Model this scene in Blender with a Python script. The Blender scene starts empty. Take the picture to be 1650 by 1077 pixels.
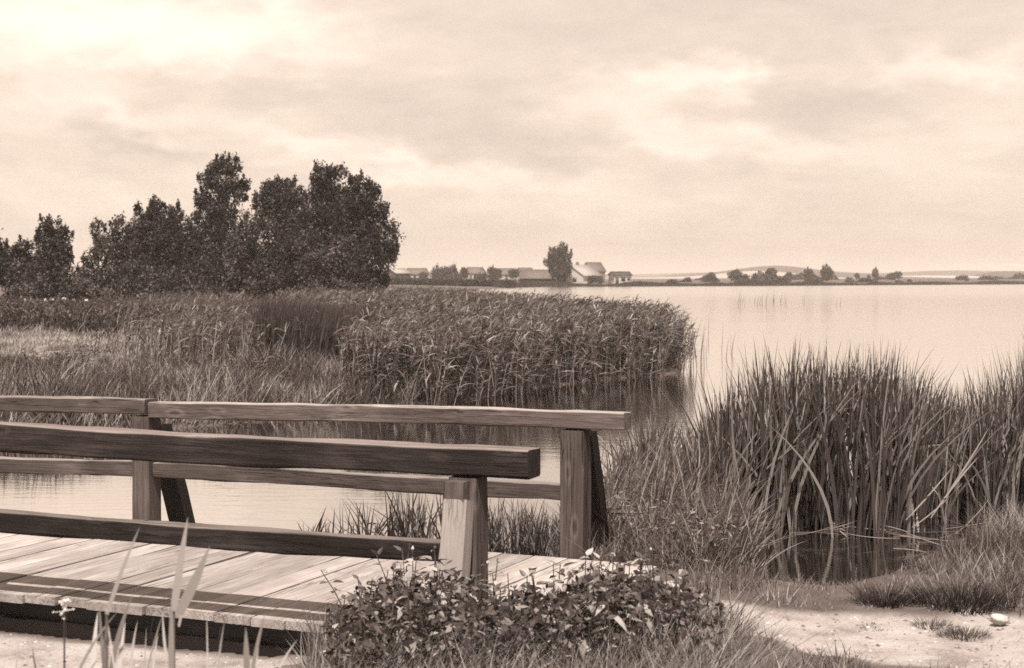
import bpy, math, random
import numpy as np
from mathutils import Vector, Matrix

random.seed(11)
rng = np.random.default_rng(11)
sc = bpy.context.scene
C = sc.collection

# ------------------------------------------------------------------ camera, sky, sun, exposure
ZC = 2.17                       # eye height above the water
FPX, CX, HY = 2500.0, 825.0, 448.0   # focal length and principal point in the photograph's pixels


def at(px, py, z=0.0):
    """the place at height z that the photograph shows at (px, py)"""
    Y = FPX * (ZC - z) / (py - HY)
    return np.array([(px - CX) / FPX * Y, Y, z])


def atY(px, py, Y):
    return np.array([(px - CX) / FPX * Y, Y, ZC - (py - HY) / FPX * Y])


cam_d = bpy.data.cameras.new('camera')
cam = bpy.data.objects.new('camera', cam_d)
C.objects.link(cam)
cam.location = (0, 0, ZC)
cam.rotation_euler = (math.radians(90), 0, 0)
cam_d.sensor_width = 36
cam_d.lens = 36 * FPX / 1650
cam_d.shift_y = -(538.5 - HY) / 1650
cam_d.clip_start = 0.05
cam_d.clip_end = 20000
cam_d.dof.use_dof = True
cam_d.dof.focus_distance = 13.0
cam_d.dof.aperture_fstop = 5.0
sc.camera = cam

# bridge axes (the sun was read from the rail shadows on its deck)
ED = np.array([0.917, -0.398])          # along the bridge, towards the right
EN = np.array([0.398, 0.917])           # across it, away from us
SUN = np.array([0, 0, 1.0])
SUN[:2] = -EN * 0.50 + ED * 0.20
SUN /= np.linalg.norm(SUN)
sun_el = math.asin(SUN[2])
sun_az = math.atan2(SUN[0], SUN[1])

sc.view_settings.view_transform = 'Standard'
sc.view_settings.look = 'None'
sc.view_settings.exposure = 0.65
sc.view_settings.gamma = 1.0
sc.view_settings.use_curve_mapping = False
sc.cycles.use_denoising = False
sc.cycles.max_bounces = 6
sc.cycles.diffuse_bounces = 3
sc.cycles.glossy_bounces = 3
sc.cycles.transmission_bounces = 3
sc.cycles.transparent_max_bounces = 8
sc.cycles.volume_bounces = 0
sc.cycles.sample_clamp_indirect = 6
sc.cycles.filter_width = 1.6

sl = bpy.data.lights.new('sun', 'SUN')
sl.energy = 5.0
sl.angle = math.radians(0.6)
sl.color = (1.0, 0.95, 0.88)
so = bpy.data.objects.new('sun', sl)
C.objects.link(so)
so.rotation_euler = Vector(SUN).to_track_quat('Z', 'Y').to_euler()
so.location = (-5, -30, 60)

SKY_TINT = (1.175, 0.966, 0.812)
world = bpy.data.worlds.new('World')
sc.world = world
world.use_nodes = True
nt = world.node_tree
nt.nodes.clear()


class NB:
    """small helper for node trees"""

    def __init__(self, tree):
        self.t = tree

    def n(self, typ, **kw):
        nd = self.t.nodes.new(typ)
        for k, v in kw.items():
            setattr(nd, k, v)
        return nd

    def put(self, sock, v):
        if isinstance(v, bpy.types.NodeSocket):
            self.t.links.new(v, sock)
        else:
            sock.default_value = v

    def m(self, op, a, b=0.0, c=None, clamp=False):
        nd = self.n('ShaderNodeMath', operation=op, use_clamp=clamp)
        self.put(nd.inputs[0], a)
        self.put(nd.inputs[1], b)
        if c is not None:
            self.put(nd.inputs[2], c)
        return nd.outputs[0]

    def vm(self, op, a, b=(0, 0, 0)):
        nd = self.n('ShaderNodeVectorMath', operation=op)
        self.put(nd.inputs[0], a)
        self.put(nd.inputs[1], b)
        return nd.outputs[0]

    def scale(self, a, v):
        return self.vm('MULTIPLY', a, v)

    def noise(self, vec, scale, detail=4, rough=0.55, dist=0.0):
        nd = self.n('ShaderNodeTexNoise')
        self.put(nd.inputs['Vector'], vec)
        nd.inputs['Scale'].default_value = scale
        nd.inputs['Detail'].default_value = detail
        nd.inputs['Roughness'].default_value = rough
        nd.inputs['Distortion'].default_value = dist
        return nd.outputs['Fac']

    def ramp(self, fac, stops, interp='LINEAR'):
        nd = self.n('ShaderNodeValToRGB')
        cr = nd.color_ramp
        cr.interpolation = interp
        while len(cr.elements) < len(stops):
            cr.elements.new(0.5)
        for e, (p, c) in zip(cr.elements, stops):
            e.position = p
            e.color = (*c, 1) if len(c) == 3 else c
        self.put(nd.inputs[0], fac)
        return nd.outputs[0]

    def rng(self, v, a, b, c=0.0, d=1.0):
        nd = self.n('ShaderNodeMapRange')
        self.put(nd.inputs[0], v)
        for i, x in enumerate((a, b, c, d)):
            nd.inputs[1 + i].default_value = x
        return nd.outputs[0]

    def mix(self, f, a, b, mode='MIX'):
        nd = self.n('ShaderNodeMix', data_type='RGBA', blend_type=mode)
        self.put(nd.inputs[0], f)
        self.put(nd.inputs[6], (*a, 1) if isinstance(a, tuple) and len(a) == 3 else a)
        self.put(nd.inputs[7], (*b, 1) if isinstance(b, tuple) and len(b) == 3 else b)
        return nd.outputs[2]


w = NB(nt)
sky = w.n('ShaderNodeTexSky', sky_type='NISHITA', sun_disc=False, sun_elevation=sun_el, sun_rotation=sun_az)
sky.dust_density = 2.0
bw = w.n('ShaderNodeRGBToBW')
nt.links.new(sky.outputs[0], bw.inputs[0])
tc = w.n('ShaderNodeTexCoord')
dirv = tc.outputs['Generated']
sep = w.n('ShaderNodeSeparateXYZ')
nt.links.new(dirv, sep.inputs[0])
dx, dy, dz = sep.outputs
zz = w.m('ADD', w.m('ABSOLUTE', dz), 0.06)
cmb = w.n('ShaderNodeCombineXYZ')
w.put(cmb.inputs[0], w.m('DIVIDE', dx, zz))
w.put(cmb.inputs[1], w.m('DIVIDE', dy, zz))
plane = cmb.outputs[0]
# cloud deck seen in perspective: long veils, with finer streaks on top
veil = w.noise(w.scale(plane, (0.75, 0.5, 1)), 1.0, 6, 0.55, 0.35)
streak = w.noise(w.scale(plane, (0.9, 2.2, 1)), 1.0, 7, 0.6, 0.6)
cell = w.noise(w.scale(dirv, (17, 17, 48)), 1.0, 9, 0.66, 0.5)
# cloud banks by azimuth and elevation
az = w.m('ARCTAN2', dx, dy)
warp = w.n('ShaderNodeTexNoise')
w.put(warp.inputs['Vector'], w.scale(dirv, (26, 26, 60)))
warp.inputs['Scale'].default_value = 1.0
warp.inputs['Detail'].default_value = 8
ws = w.n('ShaderNodeSeparateXYZ')
nt.links.new(warp.outputs['Color'], ws.inputs[0])
azw = w.m('ADD', az, w.m('MULTIPLY', w.m('SUBTRACT', ws.outputs[0], 0.5), 0.12))
elw = w.m('ADD', dz, w.m('MULTIPLY', w.m('SUBTRACT', ws.outputs[1], 0.5), 0.05))
banks = None
for (px, py, a, b, tilt, amp) in [
        (230, 75, 330, 62, 0.05, 2.5), (80, 20, 260, 60, 0, 1.6), (430, 35, 160, 45, 0, 1.2),
        (190, 185, 120, 30, 0.35, 1.3), (470, 225, 140, 26, 0.22, 1.7), (60, 190, 90, 30, 0, 0.9),
        (130, 320, 260, 34, 0, 0.8), (800, 290, 190, 22, 0.06, 1.3), (640, 275, 80, 14, 0.1, 0.9),
        (1090, 135, 110, 30, -0.05, 1.7), (1180, 120, 50, 26, 0, 1.5), (1030, 190, 110, 30, 0.2, 1.1),
        (1160, 235, 190, 24, 0.1, 1.2), (1530, 130, 150, 26, 0, 1.5), (1450, 250, 240, 40, 0, 0.5),
        (1640, 200, 160, 160, 0, 0.5), (950, 330, 300, 30, 0, 0.6),
        (420, 145, 170, 34, 0.0, -.6), (760, 215, 150, 40, 0.1, -.6), (1330, 190, 130, 40, 0, -0.6),
        (240, 240, 70, 22, 0.3, -0.7), (1000, 400, 700, 30, 0, -0.3)]:
    u0, v0 = (px - CX) / FPX, (HY - py) / FPX
    du = w.m('SUBTRACT', azw, u0)
    dv = w.m('ADD', w.m('SUBTRACT', elw, v0), w.m('MULTIPLY', du, tilt))
    q = w.m('ADD', w.m('POWER', w.m('ABSOLUTE', w.m('DIVIDE', du, a / FPX)), 2.0),
            w.m('POWER', w.m('ABSOLUTE', w.m('DIVIDE', dv, b / FPX)), 2.0))
    g = w.m('MULTIPLY', w.m('EXPONENT', w.m('MULTIPLY', q, -1.0)), amp)
    banks = g if banks is None else w.m('ADD', banks, g)
lum = w.m('MULTIPLY', w.m('MINIMUM', bw.outputs[0], 9.0), 0.16)
lum = w.m('ADD', lum, 4.85)
lum = w.m('ADD', lum, w.m('MULTIPLY', w.m('SUBTRACT', veil, 0.5), 0.5))
lum = w.m('ADD', lum, w.m('MULTIPLY', w.m('SUBTRACT', streak, 0.5), 0.7))
lum = w.m('ADD', lum, w.m('MULTIPLY', w.m('SUBTRACT', cell, 0.5), 2.2))
lum = w.m('MULTIPLY', w.m('ADD', lum, banks), 0.86)
skyc = w.n('ShaderNodeVectorMath', operation='SCALE')
skyc.inputs[0].default_value = SKY_TINT
w.put(skyc.inputs['Scale'], lum)
bg = w.n('ShaderNodeBackground')
bg.inputs['Strength'].default_value = 0.1
nt.links.new(skyc.outputs[0], bg.inputs['Color'])
wo = w.n('ShaderNodeOutputWorld')
nt.links.new(bg.outputs[0], wo.inputs[0])


# ------------------------------------------------------------------ helpers
def sepia(v):
    """a grey value as the warm brown-grey of everything in this place"""
    k = min(max((v - 0.03) / 0.37, 0), 1)
    a, b = (1.24, 0.95, 0.87), (1.07, 0.985, 0.93)
    return tuple(v * (p + (q - p) * k) for p, q in zip(a, b))


def tag(o, label=None, cat=None, group=None, kind=None):
    if label: o['label'] = label
    if cat: o['category'] = cat
    if group: o['group'] = group
    if kind: o['kind'] = kind
    return o


def empty(name, loc=(0, 0, 0), rz=0.0):
    o = bpy.data.objects.new(name, None)
    o.empty_display_size = 0.1
    C.objects.link(o)
    o.location = loc
    o.rotation_euler = (0, 0, rz)
    return o


def mesh_obj(name, mesh, parent=None, loc=None):
    o = bpy.data.objects.new(name, mesh)
    C.objects.link(o)
    if parent is not None: o.parent = parent
    if loc is not None: o.location = loc
    return o


class MB:
    """collects polygons as arrays and links them as one mesh"""

    def __init__(self):
        self.v, self.l, self.s, self.t, self.sz = [], [], [], [], []
        self.nv = 0

    def add(self, verts, faces, tint=0.5):
        verts = np.asarray(verts, dtype=np.float32).reshape(-1, 3)
        for f in faces:
            f = np.asarray(f, dtype=np.int64)
            if f.size == 0: continue
            self.l.append((f + self.nv).ravel())
            self.sz.append(np.full(len(f), f.shape[1]))
        self.v.append(verts)
        t = np.asarray(tint, dtype=np.float32)
        self.t.append(np.broadcast_to(t, (len(verts),)) if t.ndim == 0 else t.ravel())
        self.nv += len(verts)

    def mesh(self, name, mat=None, smooth=False, shift=None):
        v = np.concatenate(self.v)
        if shift is not None: v = v - np.asarray(shift, dtype=np.float32)
        l = np.concatenate(self.l)
        sz = np.concatenate(self.sz)
        st = np.concatenate(([0], np.cumsum(sz)[:-1]))
        me = bpy.data.meshes.new(name)
        me.vertices.add(len(v))
        me.vertices.foreach_set('co', v.ravel())
        me.loops.add(len(l))
        me.loops.foreach_set('vertex_index', l.astype(np.int32))
        me.polygons.add(len(sz))
        me.polygons.foreach_set('loop_start', st.astype(np.int32))
        if smooth:
            me.polygons.foreach_set('use_smooth', np.ones(len(sz), dtype=bool))
        at_ = me.attributes.new('tint', 'FLOAT', 'POINT')
        at_.data.foreach_set('value', np.concatenate(self.t).astype(np.float32))
        me.update(calc_edges=True)
        if mat is not None: me.materials.append(mat)
        return me

    def build(self, name, mat=None, parent=None, smooth=False, shift=None):
        return mesh_obj(name, self.mesh(name, mat, smooth, shift), parent)


def unit(a):
    return a / np.maximum(np.linalg.norm(a, axis=-1, keepdims=True), 1e-9)


def ribbons(mb, P, D, L, W, B, S, seg, tint, taper=1.6, tip_tint=0.0, base=0.6):
    """curved tapering strips: from P along D, length L, bent by B*t^2, width W along S"""
    n = len(P)
    if n == 0: return
    P, D, B, S = (np.broadcast_to(np.asarray(a, float), (n, 3)) for a in (P, D, B, S))
    L, W, tint = (np.broadcast_to(np.asarray(a, float), (n,)) for a in (L, W, tint))
    t = np.linspace(0, 1, seg + 1)
    c = P[:, None] + D[:, None] * (L[:, None] * t)[..., None] + B[:, None] * (t ** 2)[None, :, None] * L[:, None, None]
    prof = (1 - t ** taper) * (base + (1 - base) * np.minimum(1, t * 3.5))
    wd = (W[:, None] * prof * 0.5)[..., None] * S[:, None]
    vv = np.empty((n, 2 * seg + 1, 3))
    vv[:, 0:2 * seg:2] = c[:, :seg] - wd[:, :seg]
    vv[:, 1:2 * seg:2] = c[:, :seg] + wd[:, :seg]
    vv[:, -1] = c[:, seg]
    tt = np.empty((n, 2 * seg + 1))
    for k in range(seg):
        tt[:, 2 * k:2 * k + 2] = (tint + tip_tint * t[k])[:, None]
    tt[:, -1] = tint + tip_tint
    off = (np.arange(n) * (2 * seg + 1))[:, None, None]
    q = np.array([[2 * k, 2 * k + 1, 2 * k + 3, 2 * k + 2] for k in range(seg - 1)]).reshape(-1, 4)
    tr = np.array([[2 * seg - 2, 2 * seg - 1, 2 * seg]])
    mb.add(vv, [(q[None] + off).reshape(-1, 4), (tr[None] + off).reshape(-1, 3)], np.clip(tt, 0, 1))


def cards(mb, P, D, S, L, W, tint):
    """leaf-sized four-cornered faces"""
    n = len(P)
    if n == 0: return
    L = np.broadcast_to(L, (n,))[:, None]
    W = np.broadcast_to(W, (n,))[:, None]
    vv = np.stack([P - D * L * .5, P + S * W * .5 - D * L * .08, P + D * L * .5, P - S * W * .5 - D * L * .08], 1)
    mb.add(vv, [np.arange(n * 4).reshape(n, 4)], np.repeat(np.broadcast_to(tint, (n,)), 4))


def rdir(n, zmin=-1.0, zmax=1.0):
    z = rng.uniform(zmin, zmax, n)
    a = rng.uniform(0, 2 * np.pi, n)
    r = np.sqrt(np.maximum(0, 1 - z * z))
    return np.stack([r * np.cos(a), r * np.sin(a), z], 1)


def horiz(a):
    return np.stack([np.cos(a), np.sin(a), np.zeros_like(a)], 1)


def tube(mb, pts, rad, n=6, tint=0.5, cap=True):
    pts = np.asarray(pts, float)
    rad = np.broadcast_to(np.asarray(rad, float), (len(pts),))
    tan = unit(np.gradient(pts, axis=0))
    ref = np.array([0.31, 0.95, 0.02])
    a = unit(np.cross(tan, ref))
    b = np.cross(tan, a)
    an = np.linspace(0, 2 * np.pi, n, endpoint=False)
    vv = pts[:, None] + rad[:, None, None] * (np.cos(an)[None, :, None] * a[:, None] + np.sin(an)[None, :, None] * b[:, None])
    m = len(pts)
    f = [[i * n + j, i * n + (j + 1) % n, (i + 1) * n + (j + 1) % n, (i + 1) * n + j] for i in range(m - 1) for j in range(n)]
    mb.add(vv.reshape(-1, 3), [np.array(f)], tint)
    if cap:
        mb.add(vv[-1], [np.arange(n)[None]], tint)
        mb.add(vv[0], [np.arange(n)[None, ::-1]], tint)


def boxv(lo, hi):
    x0, y0, z0 = lo
    x1, y1, z1 = hi
    v = np.array([[x0, y0, z0], [x1, y0, z0], [x1, y1, z0], [x0, y1, z0], [x0, y0, z1], [x1, y0, z1], [x1, y1, z1], [x0, y1, z1]])
    f = np.array([[0, 3, 2, 1], [4, 5, 6, 7], [0, 1, 5, 4], [1, 2, 6, 5], [2, 3, 7, 6], [3, 0, 4, 7]])
    return v, f


# smooth value noise for terrain and tint variation (plain arrays)
_perm = np.random.default_rng(5).random((64, 64))


def vnoise(x, y):
    xi, yi = np.floor(x).astype(int), np.floor(y).astype(int)
    fx, fy = x - xi, y - yi
    fx, fy = fx * fx * (3 - 2 * fx), fy * fy * (3 - 2 * fy)
    g = lambda i, j: _perm[i % 64, j % 64]
    return (g(xi, yi) * (1 - fx) + g(xi + 1, yi) * fx) * (1 - fy) + (g(xi, yi + 1) * (1 - fx) + g(xi + 1, yi + 1) * fx) * fy


def fbm(x, y, o=4):
    s, a, tot = 0, 1.0, 0
    for k in range(o):
        s = s + a * vnoise(x * 2 ** k + 7.3 * k, y * 2 ** k + 3.1 * k)
        tot += a
        a *= .5
    return s / tot


def inside(poly, x, y):
    poly = np.asarray(poly, float)
    r = np.zeros(x.shape, bool)
    for (x0, y0), (x1, y1) in zip(poly, np.roll(poly, -1, 0)):
        c = (y0 > y) != (y1 > y)
        xx = (x1 - x0) * (y - y0) / ((y1 - y0) if y1 != y0 else 1e-9) + x0
        r ^= c & (x < xx)
    return r


def sdist(poly, x, y):
    """distance to the outline, positive inside"""
    poly = np.asarray(poly, float)
    d = np.full(x.shape, 1e9)
    for (x0, y0), (x1, y1) in zip(poly, np.roll(poly, -1, 0)):
        ex, ey = x1 - x0, y1 - y0
        t = np.clip(((x - x0) * ex + (y - y0) * ey) / (ex * ex + ey * ey), 0, 1)
        d = np.minimum(d, np.hypot(x - x0 - t * ex, y - y0 - t * ey))
    return np.where(inside(poly, x, y), d, -d)


def sstep(x, a, b):
    t = np.clip((x - a) / (b - a), 0, 1)
    return t * t * (3 - 2 * t)


# ------------------------------------------------------------------ materials
def new_mat(name):
    m = bpy.data.materials.new(name)
    m.use_nodes = True
    m.node_tree.nodes.clear()
    b = NB(m.node_tree)
    out = b.n('ShaderNodeOutputMaterial')
    return m, b, out


def princ(b, out, color, rough=0.7, spec=0.3, normal=None):
    p = b.n('ShaderNodeBsdfPrincipled')
    b.put(p.inputs['Base Color'], color if isinstance(color, bpy.types.NodeSocket) else (*color, 1))
    b.put(p.inputs['Roughness'], rough)
    p.inputs['Specular IOR Level'].default_value = spec
    if normal is not None: b.put(p.inputs['Normal'], normal)
    if out is not None: b.t.links.new(p.outputs[0], out.inputs[0])
    return p


def bump(b, h, strength, dist):
    nd = b.n('ShaderNodeBump')
    nd.inputs['Strength'].default_value = strength
    nd.inputs['Distance'].default_value = dist
    b.put(nd.inputs['Height'], h)
    return nd.outputs[0]


def leaf_mat(name, lo, hi, rough=0.5, spec=0.35, trans=0.3):
    """leaf colour by the per-leaf tint, with some light let through"""
    m, b, out = new_mat(name)
    a = b.n('ShaderNodeAttribute', attribute_name='tint')
    mid = (lo * hi) ** .5
    col = b.ramp(a.outputs['Fac'], [(0, sepia(lo)), (0.55, sepia(mid)), (1, sepia(hi))])
    p = princ(b, None, col, rough, spec * .5)
    tr = b.n('ShaderNodeBsdfTranslucent')
    b.put(tr.inputs[0], col)
    mx = b.n('ShaderNodeMixShader')
    mx.inputs[0].default_value = trans
    b.t.links.new(p.outputs[0], mx.inputs[1])
    b.t.links.new(tr.outputs[0], mx.inputs[2])
    b.t.links.new(mx.outputs[0], out.inputs[0])
    return m


def wood_mat(name, dark, light, seed=0.0, rough=0.75, spec=0.3, stain=0.5, bleached=None, knots=1.0):
    m, b, out = new_mat(name)
    tcn = b.n('ShaderNodeTexCoord')
    oi = b.n('ShaderNodeObjectInfo')
    off = b.m('MULTIPLY', oi.outputs['Random'], 37.0)
    cb = b.n('ShaderNodeCombineXYZ')
    b.put(cb.inputs[0], off); b.put(cb.inputs[1], off); b.put(cb.inputs[2], seed)
    co = b.vm('ADD', tcn.outputs['Object'], cb.outputs[0])
    grain = b.noise(b.scale(co, (1.3, 34, 34)), 1.0, 6, 0.62, 0.7)
    fine = b.noise(b.scale(co, (5, 160, 160)), 1.0, 3, 0.6)
    blot = b.noise(b.scale(co, (1.6, 5, 5)), 1.0, 5, 0.6, 0.4)
    vor = b.n('ShaderNodeTexVoronoi')
    b.put(vor.inputs['Vector'], b.scale(co, (2.6, 8, 8)))
    vor.inputs['Scale'].default_value = 1.0
    kc = b.n('ShaderNodeSeparateXYZ')
    b.t.links.new(vor.outputs['Color'], kc.inputs[0])
    some = b.m('GREATER_THAN', kc.outputs[0], .62)
    knot = b.rng(vor.outputs['Distance'], 0.06, 0.16, 1.0, 0.0)
    ring = b.m('MULTIPLY', b.rng(vor.outputs['Distance'], 0.12, 0.2), b.rng(vor.outputs['Distance'], 0.3, 0.2))
    f = b.m('ADD', b.m('MULTIPLY', grain, 0.55), b.m('MULTIPLY', blot, stain))
    f = b.m('ADD', f, b.m('MULTIPLY', fine, 0.2))
    f = b.rng(f, 0.38 + 0.1 * stain, 0.62 + 0.55 * stain, 0, 1)
    col = b.ramp(f, [(0, sepia(dark)), (0.5, sepia((dark * light) ** .5)), (1, sepia(light))])
    col = b.mix(b.m('MULTIPLY', b.m('MULTIPLY', ring, some), b.m('MULTIPLY', blot, 0.5 * knots)), col, sepia(light * 1.4))
    col = b.mix(b.m('MULTIPLY', b.m('MULTIPLY', knot, some), 0.2 + 0.45 * knots), col, sepia(dark * 0.7))
    crk = b.noise(b.scale(co, (.9, 26, 26)), 1.0, 3, .5, .3)
    crk = b.rng(b.m('ABSOLUTE', b.m('SUBTRACT', crk, .5)), .004, .02, 1.0, 0.0)
    crk = b.m('MULTIPLY', crk, b.rng(b.noise(b.scale(co, (.7, 2, 2)), 1.0, 2), .45, .6))
    if bleached:     # faces that look upwards take a paler grey
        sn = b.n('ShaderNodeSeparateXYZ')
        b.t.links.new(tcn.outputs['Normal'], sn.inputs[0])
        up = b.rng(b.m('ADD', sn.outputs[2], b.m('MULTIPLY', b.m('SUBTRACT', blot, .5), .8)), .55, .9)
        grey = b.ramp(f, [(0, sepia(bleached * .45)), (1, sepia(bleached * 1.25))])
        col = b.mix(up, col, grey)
    col = b.mix(b.m('MULTIPLY', crk, .75), col, sepia(dark * .4))
    tone = b.rng(oi.outputs['Random'], 0, 1, 0.76, 1.16)
    tn = b.n('ShaderNodeVectorMath', operation='SCALE')
    b.t.links.new(col, tn.inputs[0]); b.put(tn.inputs['Scale'], tone)
    nrm = bump(b, b.m('SUBTRACT', b.m('ADD', grain, b.m('MULTIPLY', fine, .5)), crk), 0.8, 0.008)
    princ(b, out, tn.outputs[0], rough, spec, nrm)
    return m


def plain_mat(name, v, rough=0.85, var=0.15, scale=3.0):
    m, b, out = new_mat(name)
    tcn = b.n('ShaderNodeTexCoord')
    n_ = b.noise(tcn.outputs['Object'], scale, 5, .6)
    col = b.ramp(n_, [(0.25, sepia(v * (1 - var))), (0.75, sepia(v * (1 + var)))])
    princ(b, out, col, rough, 0.25)
    return m


M_TREE = leaf_mat('tree_leaves', 0.012, 0.13, 0.55, 0.3, 0.22)
M_TREE_PALE = leaf_mat('willow_leaves', 0.018, 0.25, 0.55, 0.35, 0.28)
M_REED = leaf_mat('reed_leaves', 0.032, 0.44, 0.5, 0.4, 0.33)
M_RUSH = leaf_mat('rush_stems', 0.018, 0.14, 0.5, 0.35, 0.2)
M_CAT = leaf_mat('cattail_blades', 0.012, 0.37, 0.42, 0.45, 0.22)
M_GRASS = leaf_mat('meadow_grass', 0.03, 0.36, 0.6, 0.3, 0.3)
M_HERB = leaf_mat('herb_leaves', 0.014, 0.27, 0.5, 0.4, 0.25)
M_NETTLE = leaf_mat('nettle_leaves', 0.024, 0.42, 0.42, 0.5, 0.25)
M_DRY = leaf_mat('dry_leaves', 0.1, 0.34, 0.6, 0.3, 0.25)
M_BARK = plain_mat('bark', 0.07, 0.9, 0.3, 8)
M_FARTREE = leaf_mat('far_tree_leaves', 0.03, 0.1, 0.6, 0.25, 0.2)
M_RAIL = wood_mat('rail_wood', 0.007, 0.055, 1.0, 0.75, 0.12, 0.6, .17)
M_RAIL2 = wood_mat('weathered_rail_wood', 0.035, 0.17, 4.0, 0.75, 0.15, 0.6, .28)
M_POST = wood_mat('post_wood', 0.03, 0.15, 7.0, 0.75, 0.15, 0.6)
M_PALE = wood_mat('pale_brace_wood', 0.2, 0.4, 3.0, 0.75, 0.25, 0.5)
M_SHADED = wood_mat('shaded_timber_wood', 0.012, 0.03, 2.0, 0.7, 0.3, 0.4)  # shade of the far braces put into the wood colour; under-deck timbers share it
M_DECK = wood_mat('deck_wood', 0.16, 0.47, 9.0, 0.85, 0.2, 0.7, None, 0.0)

# ------------------------------------------------------------------ ground, lake, haze
LAND_FAR = [(-400, 8), (-30, 9), (-12, 12), (-9.5, 17), (-6.7, 20.0), (-4.8, 22.6), (-3.2, 24.4), (-1.94, 26.0), (-.74, 28.1),
            (.44, 30.9), (2.39, 33.8), (3.7, 35.4), (4.1, 39), (3.2, 50), (1.2, 68), (-2, 100), (-10, 180), (-8, 260),
            (-2, 340), (9, 383), (40, 399), (75, 425), (120, 475), (250, 600), (700, 900), (2500, 1500), (9000, 3000),
            (9000, 9000), (-9000, 9000), (-9000, 8)]
LAND_NEAR = [(-9, -40), (-9, 11.3), (-4.6, 10.02), (-3.11, 9.48), (-1.86, 9.02), (-1.0, 8.72), (-.3, 9.2), (.05, 10.2), (.2, 11.3), (.3, 12.3), (.75, 13.9),
             (1.1, 15.1), (1.5, 15.6), (1.95, 14.8), (2.05, 13.0), (1.76, 11.5), (1.78, 10.75), (2.1, 10.5), (2.7, 11.1), (3.2, 11.9),
             (3.8, 12.6), (4.6, 13.3), (7, 14.3), (15, 16), (60, 20), (400, 40), (400, -40)]
PATH = [(.55, 10.4), (.9, 9.5), (1.3, 8.8), (1.9, 8.42), (2.6, 8.22), (3.4, 8.2), (5, 8.2), (9, 8.6), (14, 8.6)]
PATHW = [.42, .26, .38, .62, .74, .78, .8, .8, .8]


def path_mask(x, y):
    best = np.full(x.shape, 9.0)
    for i in range(len(PATH) - 1):
        (x0, y0), (x1, y1) = PATH[i], PATH[i + 1]
        ex, ey = x1 - x0, y1 - y0
        t = np.clip(((x - x0) * ex + (y - y0) * ey) / (ex * ex + ey * ey), 0, 1)
        d = np.hypot(x - x0 - t * ex, y - y0 - t * ey) / (PATHW[i] * (1 - t) + PATHW[i + 1] * t)
        best = np.minimum(best, d)
    best = best + (fbm(x * 2.2, y * 2.2, 3) - .5) * .95
    return np.maximum(1 - sstep(best, .8, 1.08), bar_mask(x, y) * sstep(sdist(LAND_NEAR, x, y), .02, .3))


def bar_mask(x, y):
    return sstep(-x - (9 - y) * .12 + (fbm(x * 2.5, y * 2.5, 3) - .5) * .6, .75, 1.35) * sstep(y, 6.0, 6.8) * (y < 14)


def skyline(px):
    return np.interp(px, [-900, 500, 1030, 1100, 1170, 1250, 1330, 1420, 1500, 1640, 2000, 2600],
                     [437, 439, 440.5, 439.5, 437, 435.5, 437.5, 436.5, 432.5, 428.5, 426, 430])


def ground_z(x, y):
    dA = sdist(LAND_FAR, x, y)
    dB = sdist(LAND_NEAR, x, y)
    zA = np.where(dA > 0, .10 + .22 * (1 - np.exp(-dA / 1.6)) + .28 * sstep(dA, 4, 26), -.7 + .8 * np.exp(np.minimum(dA, 0) / 1.2))
    zA = zA + np.where(dA > 1, (fbm(x * .5, y * .5) - .5) * .25 * sstep(dA, 1, 5), 0)
    zA = zA + 1.0 * sstep(y, 400, 800) * (dA > 0)
    # rising farmland behind the lake
    yy = np.maximum(y, 1.0)
    px = CX + FPX * x / yy
    sk = (HY - skyline(px)) / FPX
    ridge = sk * 2300 * sstep(y, 1000, 2350) * np.where(y > 2350, np.maximum(0, 1 - (y - 2350) / 3000), 1)
    knoll = 9.0 * np.exp(-((px - 1250) / 95) ** 2) * np.exp(-((y - 1450) / 330.0) ** 2)
    knoll += 7.0 * np.exp(-((px - 1560) / 130) ** 2) * np.exp(-((y - 1750) / 330.0) ** 2)
    zA = zA + np.where(dA > 0, ridge + knoll, 0)
    zB = np.where(dB > 0, .05 + .16 * (1 - np.exp(-dB / .35)) + .05 * sstep(dB, .6, 3), -.6 + .65 * np.exp(np.minimum(dB, 0) / .5))
    zB = zB + np.where(dB > 0, (fbm(x * 1.6, y * 1.6) - .5) * .07 * sstep(dB, 0, .6), 0)
    pm = path_mask(x, y)
    bar = bar_mask(x, y)
    zB = zB * (1 - bar) + bar * (np.where(dB > 0, .045 * sstep(dB, 0, .35), zB - .05) + .03 * fbm(x * 3, y * 3) - .004)
    zB = zB - .02 * pm * (1 - bar)
    # keep the soil under the bridge deck
    t = (x - BF[0]) * ED[0] + (y - BF[1]) * ED[1]
    s = (x - BF[0]) * EN[0] + (y - BF[1]) * EN[1]
    under = (t < T_END + .02) & (t > -14) & (s > -2.75) & (s < .25)
    zB = np.where(under, np.minimum(zB, ZD - .09), zB)
    end = (t >= T_END + .02) & (t < T_END + 1.0) & (s > -2.75) & (s < .3)
    zB = np.where(end, np.minimum(zB, ZD - .03 + .09 * sstep(t, T_END, T_END + 1.0)), zB)
    return np.maximum(zA, zB)


ZD = 0.17                                  # deck height above the water
BF = at(906, 899, ZD)[:2]                  # foot of the far right post, at the far edge of the deck
T_END = 0.72

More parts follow.
